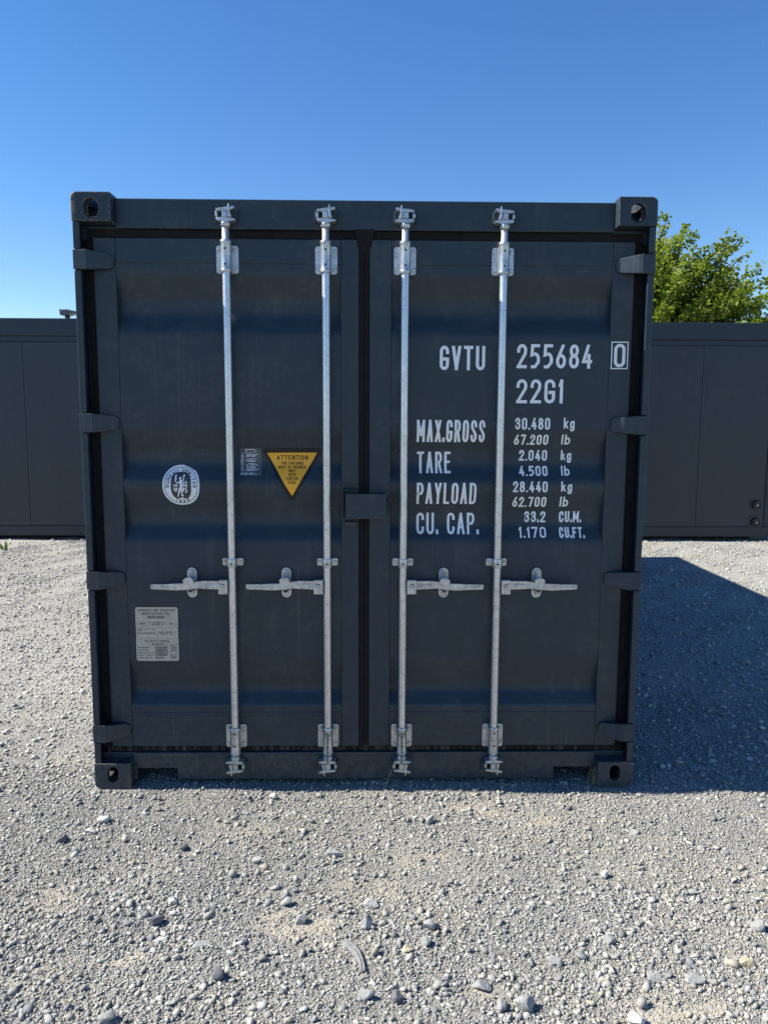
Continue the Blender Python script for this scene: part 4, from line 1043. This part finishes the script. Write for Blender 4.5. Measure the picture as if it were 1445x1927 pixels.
ST = [(626, 1603, 30, 'pale', "pale block-shaped stone, largest in the gravel below the second rod from the left", .7, .75), (696, 1696, 30, 'pale', "pale flat-topped stone on the sandy patch in the middle of the gravel", .8, .5),
      (692, 1737, 24, 'grey', "upright pointed grey stone just below the pale flat-topped stone", .7, .95), (810, 1546, 18, 'grey', "lone grey stone on fine gravel below the third rod from the left", .9, .9),
      (752, 1529, 14, 'dark', "small dark pebble alone in front of the middle of the container", .7, .5), (194, 1543, 24, 'pale', "pale stone nearest below the bottom left corner casting", .9, .7),
      (173, 1563, 24, 'pale', "pale flat stone beside another pale stone, near the bottom left casting", .7, .45), (118, 1579, 22, 'dark', "dark grey rounded stone in the gravel at the left edge", .9, .6),
      (346, 1596, 20, 'dark', "dark jagged stone in front of the left container door", .8, .75), (481, 1619, 22, 'pale', "pale rounded stone in front of the left door, beside the grey pebbles", .7, .55),
      (291, 1735, 26, 'dark', "dark triangular stone standing in the left foreground", .7, .85), (298, 1767, 30, 'pale', "flat pale slab stone just below the dark triangular stone", .5, .3),
      (375, 1774, 34, 'grey', "smooth flat oval stone pressed into the dust", .5, .2), (327, 1697, 22, 'pale', "pale pebble above the dark triangular stone", .8, .7),
      (411, 1836, 26, 'dark', "dark split stone in a dip in the left foreground", .9, .8), (201, 1915, 28, 'grey', "grey stone at the bottom edge left of centre", .8, .7),
      (540, 1700, 22, 'grey', "grey stone left of the sandy patch, topmost of the cluster there", .8, .8), (568, 1733, 22, 'grey', "grey stone at the lower left end of the sandy patch", .8, .7),
      (806, 1740, 24, 'grey', "tall grey stone right of the sandy patch", .8, .9), (801, 1772, 20, 'grey', "grey stone with a long shadow right of the bark strip", .9, .9),
      (766, 1786, 20, 'buff', "buff coloured stone between the bark strip and the stone with a long shadow", .8, .7), (905, 1851, 36, 'grey', "broad grey stone in the right foreground with sand at its foot", .7, .6),
      (688, 1876, 34, 'grey', "long leaning grey stone near the bottom edge, below the bark strip", .6, .5), (747, 1879, 22, 'dark', "dark upright stone near the bottom edge, right of the long leaning stone", .9, 1.0),
      (946, 1893, 26, 'grey', "angular grey stone at the bottom edge, left of the biggest stone", .9, .9), (988, 1894, 38, 'grey', "biggest grey stone at the bottom edge right of centre", .8, .8),
      (1138, 1649, 20, 'white', "bright whitish stone alone below the bottom right casting", .9, .8), (1145, 1773, 22, 'grey', "rounded grey stone casting a dark shadow in the right foreground", .8, .8),
      (1045, 1808, 28, 'grey', "wide grey stone in the right foreground, below left of the rounded one", .7, .55), (1198, 1921, 30, 'white', "bright white stone at the bottom edge on the right", .8, .8),
      (1404, 1817, 24, 'buff', "yellowish stone near the right edge", .8, .6), (1428, 1747, 24, 'grey', "grey stone with a dark shadow at the right edge", .9, .8),
      (1301, 1677, 20, 'grey', "flat grey chip on fine gravel towards the right edge", .6, .4), (1194, 1564, 20, 'pale', "pale flat chip just below the shadow line at the bottom right casting", .6, .45),
      (1071, 1521, 14, 'dark', "dark chip just below the container's front shadow on the right", .8, .7), (1233, 1838, 28, 'grey', "grey slab stone in the right foreground, above the bright white stone", .7, .5),
      (1310, 1845, 34, 'grey', "wide grey stone lying flat, left of the yellowish stone", .7, .45), (513, 1499, 16, 'pale', "pale stone on the edge of the container's front shadow, left of centre", .8, .8)]
for i, q in enumerate(ST): boulder(*q, seed=i)

# --- curved strip of weathered bark
M['barkstrip'] = mat_stone("weathered_bark", (.22, .215, .215), .35)
mb = MB(); cl = [(646, 1774), (660, 1780), (672, 1793), (680, 1812), (684, 1832)]
from mathutils import geometry as _g
for j, (dx, wr) in enumerate(((-5.0, .0040), (-2.4, .0055), (.4, .0050), (2.6, .0058), (5.0, .0036))):
    pts = []; rs = []
    for k_, (px, py) in enumerate(cl):
        x, y = ground(px + dx * (1 if k_ else .4), py - dx * .5 * (k_ < 3)); pts.append((x, y, float(gh(np.array(x), np.array(y))) + (.004, .008, .0065, .009, .004)[j] + .002 * math.sin(k_ * 2.3 + j * 1.9))); rs.append(wr * ((.9, 1.2, 1.1, .8, .25), (1, 1.1, 1.2, 1, .6), (.8, 1.3, .9, 1, .4), (1, 1, 1.15, .8, .5), (.3, .9, 1.2, .7, .2))[j][k_])
    mb.tube(pts, rs, 7)
tag(part("bark_strip", mb, M['barkstrip'], None), "curved grey strip of weathered bark lying in the gravel", "bark")
# --- dark dead twig
mb = MB(); M['twig'] = mat_plain("dead_twig", (.045, .035, .028), .85)
tp = [ground(*q) for q in ((577, 1687), (586, 1688), (597, 1684))]; mb.tube([(x, y, .010) for x, y in tp], [.002, .003, .0015], 6)
tp = [ground(*q) for q in ((588, 1688), (585, 1697))]; mb.tube([(x, y, .012) for x, y in tp], [.0025, .0012], 6)
tag(part("twig", mb, M['twig'], None), "small dark forked twig on the gravel left of centre", "twig")

# --- plants
M['weed'] = mat_plain("weed_leaf", (.13, .20, .03), .5, var=.3); M['straw'] = mat_plain("dry_straw", (.30, .26, .14), .7, var=.25)
def blade(mb, p, d, L, wd, bend, n=6):
    p = Vector(p); d = Vector(d).normalized(); sd3 = d.cross(Vector((0, 0, 1))); sd3 = sd3.normalized() if sd3.length > 1e-3 else Vector((1, 0, 0))
    vs = []
    for k_ in range(n + 1):
        t_ = k_ / n; c = p + d * L * t_ + Vector((d.x, d.y, 0)) * bend * t_ * t_ * L + Vector((0, 0, -bend * .5 * t_ * t_ * L)); ww = wd * (math.sin(math.pi * (.15 + .85 * t_)) + .05) * .5
        vs += [c - sd3 * ww, c + sd3 * ww + Vector((0, 0, ww * .3))]
    mb.add(vs, [(2 * k_, 2 * k_ + 1, 2 * k_ + 3, 2 * k_ + 2) for k_ in range(n)], 0, True)
wx, wy = ground(9, 1035); mb = MB(); rr = random.Random(4)
for k_ in range(11):
    a = rr.uniform(0, 6.28); blade(mb, (wx + rr.uniform(-.02, .02), wy + rr.uniform(-.02, .02), -.005), (math.cos(a) * .7, math.sin(a) * .5, rr.uniform(.7, 1.6)), rr.uniform(.07, .17), rr.uniform(.018, .034), rr.uniform(.1, .6))
tag(part("weed", mb, M['weed'], None), "small bright green weed growing in the gravel at the left edge", "weed")
mb = MB(); gx0, gy0 = 1.035, .028
for k_ in range(16):
    a = rr.uniform(0, 6.28); blade(mb, (gx0 + rr.uniform(-.035, .02), gy0 + rr.uniform(-.01, .02), -.006), (math.cos(a) * .22, math.sin(a) * .12 - .05, 1), rr.uniform(.05, .17), .0035, rr.uniform(.0, .5))
tag(part("grass_tuft", mb, M['straw'], None), "thin dry grass growing against the bottom right corner casting", "grass")
(sx, sz), (ex, ez) = at(727, 1468, .0), at(738, 1447, .012)
tag(part("straw", MB().tube([(sx, -.012, sz - .012), ((sx + ex) / 2 + .002, .0, (sz + ez) / 2), (ex, .010, ez)], .0013, 6), M['straw'], None), "dry straw leaning against the foot of the third rod from the left", "straw")
